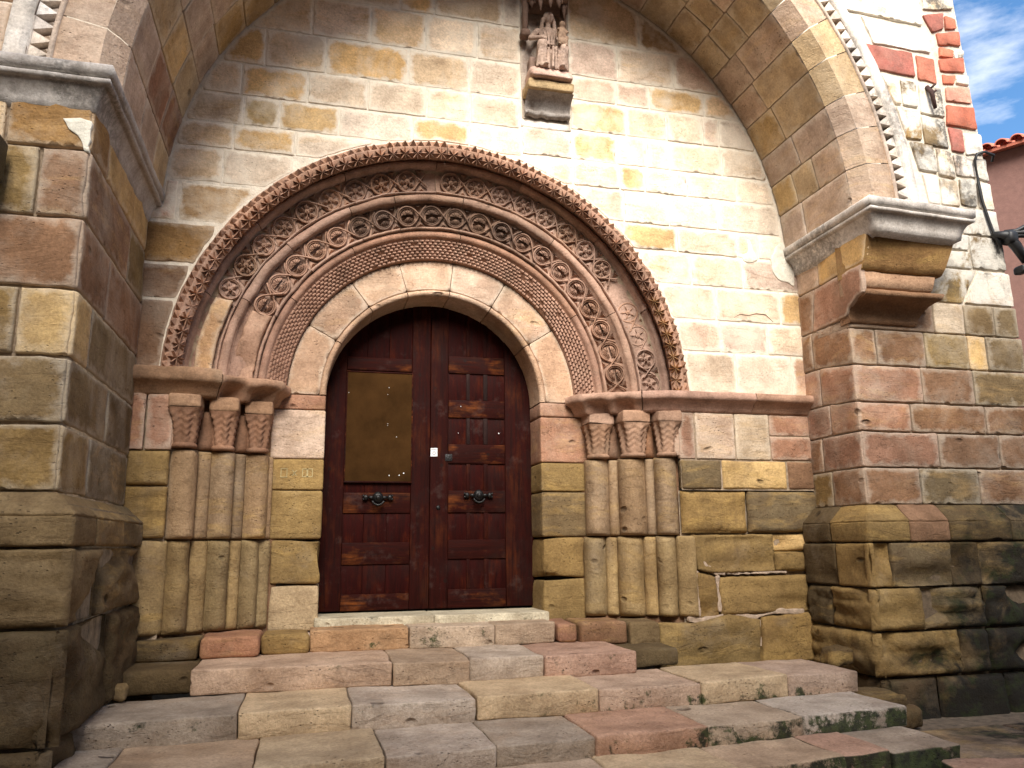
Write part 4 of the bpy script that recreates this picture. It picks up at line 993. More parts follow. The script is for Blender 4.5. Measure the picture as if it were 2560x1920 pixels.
for sgn in (1, -1):
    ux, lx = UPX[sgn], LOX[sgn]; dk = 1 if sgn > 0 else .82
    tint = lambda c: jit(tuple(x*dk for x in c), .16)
    for ci in range(3):
        x0, x1 = ux[ci*2], ux[ci*2+1]; xm = (x0+x1)/2; hw = (x1-x0)/2; cx, cy, cr = xm, cy_at(xm)-.055, hw*.98
        e = empty('column', (sgn*cx, cy, -.05), parent=church)
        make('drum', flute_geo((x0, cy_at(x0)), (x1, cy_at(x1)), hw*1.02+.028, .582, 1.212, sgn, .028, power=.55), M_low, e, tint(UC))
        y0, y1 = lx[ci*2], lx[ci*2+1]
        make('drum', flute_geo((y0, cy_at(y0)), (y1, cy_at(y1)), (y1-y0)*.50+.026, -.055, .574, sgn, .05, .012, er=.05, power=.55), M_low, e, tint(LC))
        # capital: a flaring bell cut with upright leaves in herringbone
        g = G(); V = []; nu, nv = 56, 20
        for i in range(nu):
            t = 2*math.pi*i/nu
            for j in range(nv):
                q_ = j/(nv-1); z = 1.245+.25*q_
                rad = cr*.97+.030*q_**2.2
                sq = max(abs(math.cos(t)), abs(math.sin(t))); rad *= (1-q_**3)+q_**3/(sq*.96+.04)*1.0
                ph = (t*7/(2*math.pi)) % 1
                chev = math.sin(q_*34-abs(ph-.5)*11)
                rad += (.010*math.cos((ph-.5)*2*math.pi)+.007*chev)*min(1, q_*6)*(1-max(0, q_-.86)*6)
                V.append((sgn*cx+rad*math.cos(t), cy+rad*math.sin(t), z))
        g.add(V, grid_faces(nu, nv, wrap=True))
        lathe_geo(sgn*cx, cy, [(cr*.90, 1.212), (cr*1.05, 1.218), (cr*1.10, 1.230), (cr*1.05, 1.242), (cr*.95, 1.25)], 22, .004, g=g)
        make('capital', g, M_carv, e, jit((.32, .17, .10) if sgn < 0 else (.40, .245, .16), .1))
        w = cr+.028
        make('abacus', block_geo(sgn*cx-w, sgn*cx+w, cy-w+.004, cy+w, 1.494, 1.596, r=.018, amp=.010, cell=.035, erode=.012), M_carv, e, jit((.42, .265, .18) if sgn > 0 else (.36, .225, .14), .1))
    for fi in range(2):
        x0, x1 = ux[fi*2+1], ux[fi*2+2]; f = empty('nook_shaft', (sgn*(x0+x1)/2, cy_at(x0), -.05), parent=church)
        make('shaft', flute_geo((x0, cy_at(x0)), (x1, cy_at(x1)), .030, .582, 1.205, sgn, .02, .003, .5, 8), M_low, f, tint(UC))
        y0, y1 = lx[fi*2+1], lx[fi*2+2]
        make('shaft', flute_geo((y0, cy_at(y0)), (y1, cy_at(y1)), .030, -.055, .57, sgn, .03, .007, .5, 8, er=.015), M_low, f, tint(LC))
        xm = (x0+x1)/2; fr = (x1-x0)/2+.012
        make('leaf_stop', flute_geo((xm-fr, cy_at(xm-fr)+.01), (xm+fr, cy_at(xm+fr)+.01), .045, 1.215, 1.50, sgn, .04, .006, .6, 8), M_carv, f, jit((.27, .145, .085), .1))
    f = empty('nook_shaft', (sgn*2.0, .03, -.05), parent=church)
    make('shaft', flute_geo((lx[5], cy_at(lx[5])), (lx[6], .0 if sgn > 0 else -.02), .035, -.055, .574, sgn, .03, .008, .4, 10, er=.02), M_low, f, tint(LC))
    if sgn < 0:
        f = empty('nook_shaft', (-1.28, .4, -.05), parent=church)
        make('shaft', flute_geo((1.262, .42), (1.300, .385), .012, .582, 1.20, sgn, .02, .003, .5, 6), M_low, f, tint(UC)); make('shaft', flute_geo((1.255, .43), (1.338, .365), .030, -.055, .57, sgn, .03, .006, .5, 8), M_low, f, tint(LC))
    make('lower_wall_strip', stone_geo([(sgn*1.90, 1.22), (sgn*2.0, 1.22), (sgn*2.0, 1.58), (sgn*1.90, 1.58)], plane_y(.012), r=.005, gap=.0), M_wall, jamb, jit(PAL['s']))
# impost band: over the columns it is scalloped, over the wall it is a chamfered string
def impost(path, osg, c, lab, h=1.745, amp=.006, hol=()):
    prof = [(-.12, 1.575), (.0, 1.582), (.012, 1.60), (.045, 1.650), (.082, 1.672), (.098, 1.682), (.104, 1.700), (.100, h-.014), (.085, h), (-.12, h+.004)]
    return make('impost_band', path_geo(path, prof, amp, cell=.018, outsign=osg, hollows=hol), M_carv, church, c, label=lab)
impost([(1.19, .42), (1.24, .275), (1.66, .075)], 1, (.47, .30, .22), 'chipped stone band above the right columns', hol=((1.34, .23, .085, 1.70, .06), (1.53, .135, .08, 1.705, .065)))
impost([(1.667, .07), (1.82, .002), (2.62, .0)], 1, (.46, .29, .22), 'pink stone band right of the right columns')
impost([(2.626, .0), (3.20, .0)], 1, (.42, .26, .18), 'stone band ending at the right pier')
impost([(-1.66, .075), (-1.29, .25), (-1.25, .42)], 1, (.42, .255, .165), 'chipped stone band above the left columns', 1.748, .014, ((-1.57, .115, .085, 1.715, .09), (-1.37, .21, .08, 1.70, .07)))
impost([(-2.30, .0), (-1.82, .002), (-1.667, .07)], 1, (.36, .22, .13), 'stone band ending at the left pier', 1.775, .010)
# painted marks on a jamb stone
mk = G()
def rect_line(x0, x1, z0, z1, w=.006, y=.4255):
    for (a, b, c, d) in ((x0, x1, z0, z0+w), (x0, x1, z1-w, z1), (x0, x0+w, z0+w, z1-w), (x1-w, x1, z0+w, z1-w)):
        mk.add([(a, y, c), (b, y, c), (b, y, d), (a, y, d)], [(0, 1, 2, 3)])
rect_line(-1.205, -1.155, 1.045, 1.115); rect_line(-1.045, -.965, 1.05, 1.115); rect_line(-1.012, -1.0, 1.05, 1.115)
for s in (1, -1): mk.add([(-1.118-.003, .4255, 1.08-.022*s), (-1.118+.005, .4255, 1.08-.022*s), (-1.088+.005, .4255, 1.08+.022*s), (-1.088-.003, .4255, 1.08+.022*s)], [(0, 1, 2, 3) if s > 0 else (0, 1, 2, 3)])
make('painted_mark', mk, M_pale, jamb)

# ------------------------------------------------------------------ the door
door = empty('door', (0, .78, 0), parent=church, label='two leaved red brown panelled wooden door')
DY = .75
def plank(nm, x0, x1, z0, z1, y, mat, th=.04, r=.006):
    return make(nm, block_geo(x0, x1, y, y+th, z0, z1, r=r, amp=.0012, cell=.25), mat, door)
# right leaf
rails = [(2.60, 2.72), (1.992, 2.145), (1.60, 1.756), (1.203, 1.369), (.79, .974), (.406, .564), (.012, .162)]
plank('stile', .0, .153, .012, 2.72, DY, M_wz); plank('stile', .655, .92, .012, 2.72, DY, M_wz)
for (a, b) in rails: plank('rail', .155, .653, a, b, DY+.002, M_wx)
for k in range(len(rails)-1):
    z1, z0 = rails[k][0], rails[k+1][1]
    for (a, b) in ((.153, .314), (.343, .465), (.501, .655)): plank('panel', a-.005, b+.005, z0-.01, z1+.01, DY+.016, M_wp, .02, .003)
    for (a, b) in ((.313, .344), (.464, .502)): plank('muntin', a, b, z0+.001, z1-.001, DY+.006, M_wg if 1 <= k <= 2 else M_wz, .03, .004)
# left leaf
plank('stile', -.163, -.004, .012, 2.72, DY+.001, M_wz); plank('stile', -.92, -.715, .012, 2.72, DY+.001, M_wz)
railsL = [(2.60, 2.72), (1.985, 2.10), (1.60, 1.70), (1.28, 1.37), (.785, .952), (.372, .548), (.012, .14)]
for (a, b) in railsL: plank('rail', -.713, -.165, a, b, DY+.003, M_wx)
for k in range(len(railsL)-1):
    z1, z0 = railsL[k][0], railsL[k+1][1]
    for (a, b) in ((-.715, -.548), (-.542, -.362), (-.356, -.165)): plank('panel', a-.002, b+.002, z0-.01, z1+.01, DY+.015, M_wp, .02, .003)
plank('notice_board', -.708, -.164, 1.045, 1.965, DY-.010, M_board, .012, .003)
for (a, b, c, d) in ((-.716, -.156, 1.963, 1.975), (-.716, -.156, 1.033, 1.046), (-.716, -.706, 1.046, 1.963), (-.166, -.156, 1.046, 1.963)):
    plank('board_trim', a, b, c, d, DY-.016, M_wx, .018, .003)
for (x, z, s) in ((-.694, 1.785, .008), (-.36, 1.84, .008), (-.37, 1.78, .006), (-.365, 1.53, .007), (-.365, 1.515, .006), (-.29, 1.42, .008), (-.345, 1.095, .012), (-.262, 1.098, .012), (-.225, 1.115, .014), (.262, 1.70, .009), (.24, 1.465, .008), (.598, 1.472, .014)):
    s *= .62
    make('paper_scrap', G().add([(x-s*.5, DY-.0115 if x < 0 else DY-.002, z-s*.6), (x+s*.5, DY-.0115 if x < 0 else DY-.002, z-s*.5), (x+s*.4, DY-.0115 if x < 0 else DY-.002, z+s*.6), (x-s*.4, DY-.0115 if x < 0 else DY-.002, z+s*.5)], [(0, 1, 2, 3)]), M_paper, door)
def knocker(x, z):
    g = G()
    def ball(cx, cy, cz, rx, ry, rz, n=12):
        V = []; m = 7
        for i in range(n):
            for j in range(m):
                p = math.pi*(j/(m-1)-.5); t = 2*math.pi*i/n; V.append((cx+rx*math.cos(p)*math.cos(t), cy+ry*math.sin(p) if False else cy+ry*math.cos(p)*math.sin(t), cz+rz*math.sin(p)))
        g.add(V, grid_faces(n, m, wrap=True))
    ball(x, DY-.03, z, .046, .035, .050); ball(x, DY-.06, z, .022, .015, .022)
    for s in (1, -1):
        tube_geo([(x+s*.04, DY-.03, z), (x+s*.075, DY-.022, z+.004)], [.016, .013], 8, g); ball(x+s*.098, DY-.02, z+.002, .022, .018, .024, 10)
        ball(x+s*.118, DY-.02, z+.016, .010, .012, .010, 8); ball(x+s*.118, DY-.02, z-.012, .010, .012, .010, 8)
    tube_geo([(x+.05*math.cos(R_(a)), DY-.055, z-.01+.05*math.sin(R_(a))) for a in range(200, 341, 14)], .009, 7, g)
    return make('knocker', g, M_iron, door)
knocker(-.435, .91); knocker(.412, .932)
make('lock_plate', block_geo(.126, .189, DY-.004, DY+.01, 1.222, 1.283, r=.004, amp=0), M_iron, door)
make('keyhole', lathe_geo(0, 0, [(.018, 0), (.018, .006), (.010, .010), (.001, .011)], 12, 0), M_iron, door).matrix_basis = Matrix.Translation((.07, DY-.001, .831)) @ Matrix.Rotation(R_(90), 4, 'X')
make('lock_sticker', G().add([(.002, DY-.003, 1.26), (.060, DY-.003, 1.262), (.059, DY-.003, 1.333), (.003, DY-.003, 1.331)], [(0, 1, 2, 3)]), M_paper, door, smooth=False)
st_ = G()
for k in range(6): st_.add([(.008+k*.008, DY-.0045, 1.318), (.013+k*.008, DY-.0045, 1.318), (.013+k*.008, DY-.0045, 1.325), (.008+k*.008, DY-.0045, 1.325)], [(0, 1, 2, 3)])
tube_geo([(.031+.012*math.cos(R_(a)), DY-.0045, 1.287+.014*math.sin(R_(a))) for a in range(0, 360, 30)], .002, 4, st_, True, up=Vector((0, 1, 0)))
make('sticker_print', st_, M_ink, door, smooth=False)
make('door_back', box_geo(-1.0, 1.0, DY+.05, DY+.07, -.05, 2.8), M_iron, door)
make('sill_stone', block_geo(-.915, -.02, .33, .83, -.20, -.004, r=.012, amp=.004), M_step, door, (.56, .50, .36)); make('sill_stone', block_geo(-.015, .90, .33, .83, -.20, -.006, r=.012, amp=.004), M_step, door, (.58, .52, .38))

# ------------------------------------------------------------------ niche with its bracket and canopy
niche = empty('niche', (.85, 0, 4.03), parent=church, label='carved bracket and canopy framing the statue')
stone('frame_stone', [(.63, 3.985), (1.085, 3.985), (1.075, 4.06), (.64, 4.06)], plane_y(-.005), niche, M_white, (.74, .70, .64), r=.01, amp=.006, gap=.004)
stone('back_slab', [(.64, 4.06), (1.07, 4.06), (1.09, 4.9), (1.07, 5.6), (.64, 5.6), (.63, 4.6)], plane_y(.0), niche, M_wall, (.38, .30, .24), r=.01, amp=.01, gap=.004)
V = []; n = 14; prof = [(-.02, 4.075), (-.055, 4.085), (-.065, 4.11), (-.04, 4.13), (-.05, 4.16), (-.09, 4.205), (-.135, 4.235), (-.165, 4.245)]
for i in range(n+1):
    x = .655+(1.055-.655)*i/n
    for (y, z) in prof: V.append((x, y-.01*nz3(x, y, z, 14), z+(.02*nz3(x*3, 0, 4, 6) if z < 4.12 else 0)))
make('bracket', G().add(V, grid_faces(n+1, len(prof))), M_statue, niche, (.36, .33, .30))
make('bracket_block', block_geo(.648, 1.055, -.20, .01, 4.245, 4.335, r=.02, amp=.012, cell=.05), M_low, niche, (.54, .40, .22))
def canopy():
    g = block_geo(.66, 1.02, -.26, .0, 4.97+.10, 5.6, r=.03, amp=.02, cell=.06)
    for k in range(7):
        a = R_(180+180*k/6); x, y = .84+.165*math.cos(a), -.10+.15*math.sin(a)
        tube_geo([(x, y, 5.16), (x*1.0, y, 5.06), (x, y, 4.98+.03*math.sin(k*2.1))], [.030, .026, .006], 7, g)
        tube_geo([(x+.02, y-.02, 5.15), (x+.02, y-.02, 5.04)], [.014, .010], 6, g)
    for x in (.655, .995):
        tube_geo([(x, -.12, 5.1), (x, -.10, 4.92), (x, -.08, 4.80)], [.03, .026, .02], 7, g); block_geo(x-.035, x+.035, -.13, -.04, 4.775, 4.83, r=.015, amp=.008, g=g, cell=.04)
    return g
make('canopy', canopy(), M_statue, niche, (.20, .13, .10))

# ------------------------------------------------------------------ the seated figure
statue = empty('statue', (.86, -.12, 4.335), 'worn stone statue of a veiled seated woman holding a child, on the wall bracket', 'statue')
def sculpt(name, blobs, mat, parent, col, vox=.0060, sm=1):
    """ellipsoids and tapered limbs fused into one continuous carved surface"""
    bm = bmesh.new()
    for b in blobs:
        if b[0] == 'e':
            _, c, rad, rot = (*b, None)[:4] if len(b) < 4 else b
            M = Matrix.Translation(c) @ (Matrix.Rotation(rot[0], 4, rot[1]) if rot else Matrix.Identity(4)) @ Matrix.Diagonal((*rad, 1))
            bmesh.ops.create_icosphere(bm, subdivisions=2, radius=1, matrix=M)
        else:
            _, p, q, ra, rb = b; p, q = Vector(p), Vector(q); k = max(3, int((q-p).length/(.5*min(ra, rb)+.004)))
            for i in range(k+1):
                t = i/k; bmesh.ops.create_icosphere(bm, subdivisions=1, radius=ra+(rb-ra)*t, matrix=Matrix.Translation(p.lerp(q, t)))
    me = bpy.data.meshes.new(name); bm.to_mesh(me); bm.free()
    o = bpy.data.objects.new(name, me); scene.collection.objects.link(o)
    rm = o.modifiers.new('r', 'REMESH'); rm.mode = 'VOXEL'; rm.voxel_size = vox
    s = o.modifiers.new('s', 'SMOOTH'); s.iterations = sm; s.factor = .5
    dg = bpy.context.evaluated_depsgraph_get(); ev = o.evaluated_get(dg); m2 = bpy.data.meshes.new_from_object(ev)
    bpy.data.objects.remove(o); m2.name = name; m2.polygons.foreach_set('use_smooth', [True]*len(m2.polygons)); m2.materials.clear(); m2.materials.append(mat)
    a = m2.attributes.new('edge', 'FLOAT', 'POINT')
    o = bpy.data.objects.new(name, m2); link(o, parent); o.color = (*col, 1); return o
sx, sy, szz = .855, -.10, 4.335
def P(x, y, z): return (sx+x*1.08, sy+y, szz+z*1.06-.01)
woman = [('e', P(.0, .0, .42), (.085, .06, .12)), ('e', P(.0, .0, .34), (.09, .065, .08)), ('e', P(0, .01, .50), (.09, .05, .035)),           # torso, shoulders
         ('c', P(0, -.005, .52), P(.005, -.02, .58), .028, .026), ('e', P(.008, -.03, .605), (.040, .042, .054)),                              # neck, head
         ('e', P(.006, -.012, .615), (.052, .044, .060)), ('c', P(-.042, -.005, .60), P(-.055, .0, .50), .020, .022), ('c', P(.052, -.005, .60), P(.062, .0, .50), .020, .022),  # veil
         ('e', P(.010, -.074, .600), (.007, .010, .013)), ('e', P(-.010, -.066, .612), (.007, .006, .004)), ('e', P(.026, -.066, .612), (.007, .006, .004)), ('e', P(.010, -.068, .582), (.010, .006, .003)),   # nose, eyes, mouth
         ('c', P(-.085, .0, .49), P(-.150, -.03, .40), .030, .027), ('c', P(-.150, -.03, .40), P(-.085, -.10, .37), .026, .020),               # right arm
         ('c', P(.085, .0, .49), P(.125, -.04, .39), .030, .026), ('c', P(.125, -.04, .39), P(.07, -.11, .365), .025, .019),                    # left arm
         ('e', P(-.075, -.112, .368), (.018, .014, .014)), ('c', P(-.066, -.118, .372), P(-.046, -.128, .366), .006, .005), ('c', P(-.066, -.12, .362), P(-.044, -.13, .356), .006, .005), ('c', P(-.068, -.12, .354), P(-.048, -.128, .346), .006, .004), ('c', P(-.074, -.116, .380), P(-.060, -.126, .388), .006, .004),
         ('e', P(.058, -.122, .362), (.018, .014, .014)), ('c', P(.05, -.13, .368), P(.030, -.138, .364), .006, .005), ('c', P(.05, -.13, .358), P(.028, -.138, .352), .006, .005), ('c', P(.052, -.13, .350), P(.032, -.136, .342), .006, .004),
         ('c', P(-.05, .0, .30), P(-.085, -.13, .29), .058, .052), ('c', P(.05, .0, .30), P(.095, -.13, .28), .058, .050),                      # thighs
         ('c', P(-.085, -.13, .285), P(-.080, -.10, .13), .050, .046), ('c', P(.095, -.13, .275), P(.085, -.10, .13), .048, .046),             # shins under cloth
         ('e', P(-.0, -.03, .20), (.13, .08, .12)), ('e', P(-.06, -.145, .112), (.024, .038, .016)), ('e', P(.07, -.145, .112), (.024, .038, .016))]
for k in range(9):   # folds of the robe
    x = -.125+.031*k; woman.append(('c', P(x*.85, -.135-.02*math.cos(k*1.4), .27), P(x, -.12-.018*math.sin(k*2), .105), .012, .015))
for k in range(4): woman.append(('c', P(-.05+.03*k, -.062, .47), P(-.03+.018*k, -.085, .33), .007, .009))
sculpt('figure', woman, M_statue, statue, (.42, .31, .25))
child = [('e', P(.082, -.115, .42), (.046, .038, .062)), ('e', P(.082, -.112, .455), (.044, .030, .022)), ('c', P(.085, -.115, .46), P(.086, -.12, .48), .020, .018), ('e', P(.086, -.125, .497), (.028, .028, .032)), ('e', P(.083, -.153, .495), (.004, .006, .007)),
         ('c', P(.115, -.11, .46), P(.125, -.145, .42), .013, .010), ('c', P(.056, -.115, .46), P(.045, -.150, .435), .013, .010), ('e', P(.127, -.15, .416), (.009, .008, .008)), ('e', P(.043, -.155, .433), (.009, .008, .008)),
         ('c', P(.070, -.12, .385), P(.050, -.165, .36), .022, .018), ('c', P(.100, -.12, .385), P(.110, -.165, .355), .022, .018), ('c', P(.05, -.165, .36), P(.048, -.155, .30), .018, .012), ('c', P(.11, -.165, .355), P(.105, -.155, .295), .018, .012),
         ('e', P(.075, -.150, .33), (.045, .03, .04)), ('e', P(.046, -.168, .292), (.010, .016, .008)), ('e', P(.105, -.168, .288), (.010, .016, .008))]
sculpt('child', child, M_statue, statue, (.40, .28, .20), .0060, 1)
make('throne', block_geo(.69, 1.03, -.10, .0, 4.335, 4.60, r=.02, amp=.010, cell=.05), M_statue, statue, (.30, .21, .17))
make('statue_base', block_geo(.675, 1.04, -.255, .0, 4.338, 4.445, r=.03, amp=.014, cell=.045, xf=lambda q: (q[0], q[1]+(q[2]-4.338)*.5*(1 if q[1] < -.1 else 0), q[2])), M_low, statue, (.56, .39, .32))

# ------------------------------------------------------------------ steps
steps = empty('stone_steps', (0, -.9, -.7), 'worn flight of five broad stone steps below the church door', 'steps')
SC = {'r': (.48, .30, .21), 'o': (.47, .285, .15), 'g': (.50, .40, .305), 'p': (.51, .375, .28), 'y': (.52, .40, .26), 'b': (.46, .34, .235), 'k': (.43, .345, .26), 'w': (.56, .465, .365)}
def step_row(z1, z0, yfr, yb, xs, cs, sk=0., r=.014):
    for i in range(len(xs)-1):
        a, b = xs[i]+.002, xs[i+1]-.002; dy = rnd.uniform(-.012, .012); dz = rnd.uniform(-.008, .004); tl = rnd.uniform(-.010, .010)
        xf = lambda q, a=a, b=b, dy=dy, dz=dz, tl=tl: (q[0]+.012*nz3(q[0], q[1], q[2], 4), q[1]+sk*q[0]+dy+(.014*nz3(q[0], q[1], q[2], 6)+.010*nz3(q[0], q[1], q[2], 17))*(1 if q[1] < yfr+.1 else 0), q[2]+dz+tl*((q[0]-a)/(b-a)-.5)+.006*nz3(q[0], q[1], 3, 4))
        make('step_stone', block_geo(a, b, yfr, yb, z0, z1, r=r, amp=.007, xf=xf, cell=.06), M_step, steps, jit(SC[cs[i]], .10))
step_row(-.062, -.215, .05, .40, [-.945, -.245, .395, .86], 'ogb')
step_row(-.205, -.352, -.595, .10, [-1.64, -.427, .08, .58, 1.245], 'pbgr', .004)
step_row(-.347, -.486, -1.15, -.50, [-2.14, -1.315, -.71, .0, .77, 1.47, 2.11, 2.66], 'kygypyp', .04)
step_row(-.477, -.600, -1.735, -1.0, [-2.10, -1.86, -1.2, -.59, -.02, .53, 1.21, 1.85, 2.60], 'kbygkrkw', .075)
step_row(-.580, -.730, -2.14, -1.5, [-2.0, -1.5, -.8, -.1, .5, 1.15, 1.78, 2.09, 2.55], 'ybrbybrk', .055)
make('step_stone', block_geo(2.40, 3.02, -2.42, -1.95, -.735, -.652, r=.02, amp=.010, cell=.05, xf=lambda q: (q[0]+.25*(q[1]+2.0), q[1]-.35*(q[0]-2.4), q[2])), M_step, steps, SC['r'])
# low stones left and right of the flight
fs = empty('footing', (0, -.1, -.4), parent=church, label='low footing stones beside the top of the steps')
for (a, b, y0, y1, z0, z1, c) in ((-1.27, -.95, .02, .4, -.21, -.075, 'y'), (-1.66, -1.275, -.09, .35, -.205, -.065, 's'), (-2.2, -1.665, -.06, .3, -.215, -.075, 'd'), (-2.2, -1.645, -.42, .2, -.36, -.215, 'd'),
                                  (.868, 1.03, .02, .4, -.215, -.07, 's'), (1.04, 1.42, -.02, .4, -.235, -.065, 'm'), (1.425, 1.68, -.05, .3, -.26, -.07, 'k'), (1.25, 1.68, -.35, .2, -.36, -.23, 'd')):
    make('footing_stone', block_geo(a, b, y0, y1, z0, z1, r=.03, amp=.012, cell=.07), M_low, fs, jit(PAL[c]))
for (x, y, zc_, rr_, c) in ((2.84, -.93, -.56, (.19, .14, .06), 'd'), (2.97, -1.0, -.66, (.15, .12, .08), 'd'), (-2.03, -.62, -.30, (.06, .06, .05), 'k'), (2.80, -.62, -.30, (.10, .1, .07), 'd')):
    make('footing_stone', block_geo(x-rr_[0], x+rr_[0], y-rr_[1], y+rr_[1], zc_-rr_[2], zc_+rr_[2], r=min(rr_)*.75, amp=.028, cell=.035, erode=.03), M_damp_shade, fs, jit(PAL[c]))

# ------------------------------------------------------------------ ground
ground = make('ground', G().add([(-120, -120, -.745), (120, -120, -.745), (120, 120, -.745), (-120, 120, -.745)], [(0, 1, 2, 3)]), plain_mat('ground_dust', (.22, .18, .14), .95, bump=.6, bscale=20, var=.3)); ground['kind'] = 'structure'
pave = make('pavement', G().add([(-7, -9, -.735), (9, -9, -.735), (9, -.6, -.735), (-7, -.6, -.735)], [(0, 1, 2, 3)]), M_mort_d); pave['kind'] = 'structure'
yy = -1.2
while yy > -5.5:
    d = rnd.uniform(.5, .7); xx = -3.4 if yy < -2.2 else 2.62
    while xx < 6.2:
        w = rnd.uniform(.6, 1.0); stone('paving_slab', [(xx, yy-d), (xx+w, yy-d), (xx+w, yy), (xx, yy)], plane_z(-.70), pave, M_damp_shade, tuple(x*.6 for x in SC[rnd.choice('rbbkk')]), r=.012, amp=.006, gap=.014, step=.12, thick=.04); xx += w
    yy -= d

# ------------------------------------------------------------------ neighbouring house
h0, h1 = Vector((7.2, 4.78)), Vector((11.6, -2.6)); hd = (h1-h0).normalized(); hn = Vector((hd.y, -hd.x)); hn = hn if hn.x > 0 else -hn
house = empty('house', ((h0.x+h1.x)/2, (h0.y+h1.y)/2, -.7), 'pink plastered house with a red clay tile eave beyond the church corner', 'house')
def hp(s, d, z): p = h0+hd*s+hn*d; return (p.x, p.y, z)
L = (h1-h0).length; EZ = 6.0
make('wall', G().add([hp(0, 0, -.8), hp(L, 0, -.8), hp(L, 0, EZ), hp(0, 0, EZ), hp(0, 6, -.8), hp(L, 6, -.8), hp(L, 6, EZ), hp(0, 6, EZ)], [(3, 2, 1, 0), (1, 2, 6, 5), (0, 4, 7, 3), (4, 5, 6, 7)]), M_plaster, house, smooth=False)
make('roof', G().add([hp(-.2, -.20, EZ+.0), hp(L+.2, -.20, EZ+.0), hp(L+.2, 3, EZ+1.1), hp(-.2, 3, EZ+1.1), hp(-.2, 6.2, EZ), hp(L+.2, 6.2, EZ), hp(-.2, -.20, EZ-.04), hp(L+.2, -.20, EZ-.04), hp(L+.2, .05, EZ+.02), hp(-.2, .05, EZ+.02)], [(0, 1, 2, 3), (3, 2, 5, 4), (6, 7, 1, 0), (9, 8, 7, 6)]), M_tile, house, smooth=False)
def tile_mesh():
    g = G(); V = []
    for j, (d, s, z) in enumerate(((0, 1.0, 0), (.42, .82, .02))):
        for i in range(9):
            t = math.pi*i/8; V.append((.085*s*math.cos(t), d, z+.075*s*math.sin(t)))
    for i in range(9): V.append((.070*math.cos(math.pi*i/8), 0, .060*math.sin(math.pi*i/8)))
    F = [(i, i+1, 10+i, 9+i) for i in range(8)]+[(18+i, 19+i, i+1, i) for i in range(8)]
    return mesh_of('roof_tile', g.add(V, F), M_tile)
tl = tile_mesh(); k = 0
sl = (3.2, 1.1); ln = math.hypot(*sl)
while k*.19 < L:
    for rrow in range(3):
        o = Vector(hp(k*.19, -.26+rrow*.36*sl[0]/ln, EZ+.0+rrow*.36*sl[1]/ln+.01))
        ey = (Vector((hn.x, hn.y, 0))*sl[0]/ln+Vector((0, 0, sl[1]/ln))); ex = Vector((hd.x, hd.y, 0)); place('roof_tile', tl, house, o, ex, ey, ex.cross(ey) if ex.cross(ey).z > 0 else -ex.cross(ey), (.5, .15, .1))
    k += 1

# ------------------------------------------------------------------ added unseen houses opposite, heights set to shade the church front
def shade_house(x0, x1, HT, pl, lab):
    HY = -8.6
    row = empty('shade_house', ((x0+x1)/2, HY, -.745), lab, 'house', 'added houses shading the church front')
    make('wall', G().add([(x1, HY, -.745), (x0, HY, -.745), (x0, HY, HT), (x1, HY, HT), (x1, HY-8, -.745), (x0, HY-8, -.745), (x0, HY-8, HT), (x1, HY-8, HT)], [(0, 1, 2, 3), (1, 5, 6, 2), (4, 0, 3, 7), (5, 4, 7, 6)]), pl, row, smooth=False)
    make('roof', G().add([(x1, HY+.40, HT-.1), (x0, HY+.40, HT-.1), (x0, HY-4, HT+1.5), (x1, HY-4, HT+1.5), (x1, HY-8.4, HT-.1), (x0, HY-8.4, HT-.1)], [(0, 3, 2, 1), (3, 4, 5, 2)]), M_tile, row, smooth=False)
    nx = max(2, int((x1-x0)/2.6)); w = (x1-x0)/nx
    for ix in range(nx):
        for iz in range(int((HT-.3)/2.9)):
            wx, wz = x0+w*(ix+.5), .9+iz*2.9
            wf = make('window', block_geo(wx-.55, wx+.55, HY-.02, HY+.03, wz, wz+1.6, r=.01, amp=0, cell=.5), M_wz, row)
            make('shutter', block_geo(wx-.50, wx-.01, HY+.03, HY+.07, wz+.05, wz+1.55, r=.01, amp=0, cell=.5), M_wg, wf); make('shutter', block_geo(wx+.01, wx+.50, HY+.03, HY+.07, wz+.05, wz+1.55, r=.01, amp=0, cell=.5), M_wg, wf)
            make('sill', block_geo(wx-.62, wx+.62, HY-.02, HY+.10, wz-.09, wz-.005, r=.01, amp=0, cell=.5), M_low, wf, PAL['g'])
shade_house(-17, -4.2, 11.0, plain_mat('ochre_plaster', (.34, .26, .17), .92, bump=.3, bscale=30, var=.15), 'tallest ochre house with shutters, added out of view to shade the left pier')
shade_house(-4.18, .8, 5.3, plain_mat('cream_plaster', (.46, .40, .30), .92, bump=.3, bscale=30, var=.15), 'low cream house with shutters, added out of view to shade the lower front')
shade_house(.82, 15, 8.1, plain_mat('brown_plaster', (.30, .21, .15), .92, bump=.3, bscale=30, var=.15), 'brown house with shutters, added out of view to shade the right side')

# ------------------------------------------------------------------ cables, hook, lamp
def thing_mesh(nm, g, mat, label, cat, **k): o = make(nm, g, mat); tag(o, label, cat, **k); return o
g = tube_geo([(4.83, -.64, 3.84), (4.80, -.69, 3.87), (4.70, -.70, 3.885), (4.62, -.69, 3.86), (4.60, -.675, 3.80), (4.615, -.67, 3.6), (4.63, -.67, 3.42), (4.67, -.67, 3.25), (4.70, -.675, 3.12), (4.74, -.69, 3.0)], .013, 7)
thing_mesh('cable', g, M_cable, 'thin black cable hanging down the facade corner from a bent hook', 'cable')
bun = empty('cable_bundle', (4.84, -.70, 2.95), 'thick bundle of twisted black cables tied to the church corner', 'cable')
make('bracket', tube_geo([(4.70, -.66, 3.12), (4.78, -.72, 3.10), (4.85, -.74, 3.0), (4.93, -.74, 2.86)], [.03, .05, .045, .03], 8), M_cable, bun)
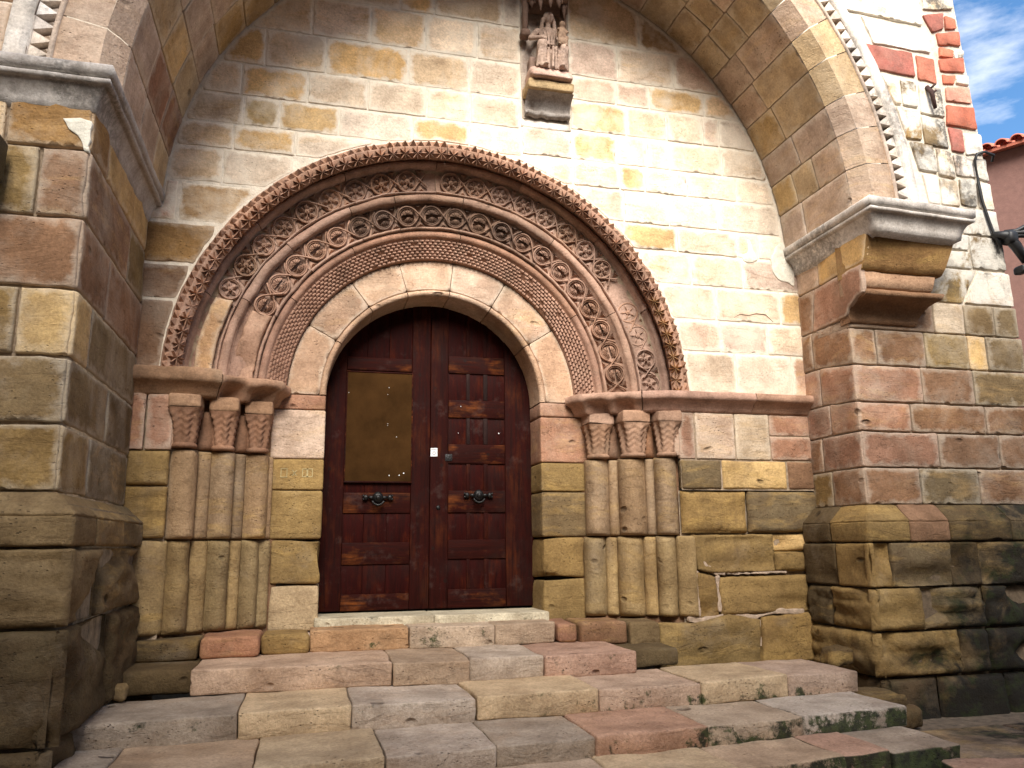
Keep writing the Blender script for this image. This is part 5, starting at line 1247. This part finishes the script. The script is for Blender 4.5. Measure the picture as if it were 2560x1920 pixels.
for (dx, dz, r) in ((0, 0, .030), (.02, .035, .022), (-.01, -.04, .020)):
    pts = []
    for i in range(17):
        t = i/16; a = t*26+dx*90; pts.append((4.77+t*1.6+.02*math.sin(a), -.72-.55*t, 3.10+dz+.92*t-.20*math.sin(math.pi*t)+.02*math.cos(a)))
    make('strand', tube_geo(pts, r, 7), M_cable, bun)
for i, (z1, y1, r) in enumerate(((2.42, -1.2, .028), (2.36, -1.15, .020))):
    make('strand', tube_geo([(4.78, -.70, 3.10), (4.87, -.74, 2.98-.02*i), (5.0, -.80, 2.86-.03*i), (5.45, -1.0, z1+.18), (6.2, -1.3, z1-.25)], r, 7), M_cable, bun)
make('strand', tube_geo([(4.92, -.72, 2.80), (5.1, -.80, 2.88), (5.5, -1.0, 3.09), (6.2, -1.3, 3.25)], .026, 7), M_cable, bun)
make('strand', tube_geo([(4.92, -.72, 2.80), (4.99, -.80, 2.70), (5.12, -.9, 2.50), (5.3, -1.0, 2.0)], .014, 6), M_cable, bun)
make('clamp', block_geo(4.87, 4.96, -.76, -.64, 2.76, 2.84, r=.03, amp=.01, cell=.05), M_cable, bun); make('clamp', block_geo(4.76, 4.86, -.78, -.66, 3.02, 3.13, r=.035, amp=.01, cell=.05), M_cable, bun)
hk = tube_geo([(4.200, -.66, 4.47), (4.205, -.70, 4.40), (4.215, -.70, 4.33), (4.235, -.69, 4.25)], [.020, .022, .020, .016], 7)
for z in (4.44, 4.38): tube_geo([(4.21, -.70, z), (4.24, -.72, z+.03)], .010, 5, hk)
thing_mesh('iron_hook', hk, M_rust, 'short rusty iron bar fixed upright in the whitewashed facade', 'hook')
lamp = empty('wall_lamp', (-2.64, -1.66, 2.45), 'dark metal lamp box mounted on the left pier at the edge', 'lamp')
make('housing', block_geo(-2.74, -2.575, -1.86, -1.62, 2.36, 2.585, r=.015, amp=0, xf=lambda q: (q[0]+.03*(q[2]-2.36), q[1], q[2])), M_iron, lamp)
make('bracket', block_geo(-2.70, -2.64, -1.63, -1.54, 2.44, 2.50, r=.008, amp=0), M_iron, lamp)
print('objects', len(bpy.data.objects))
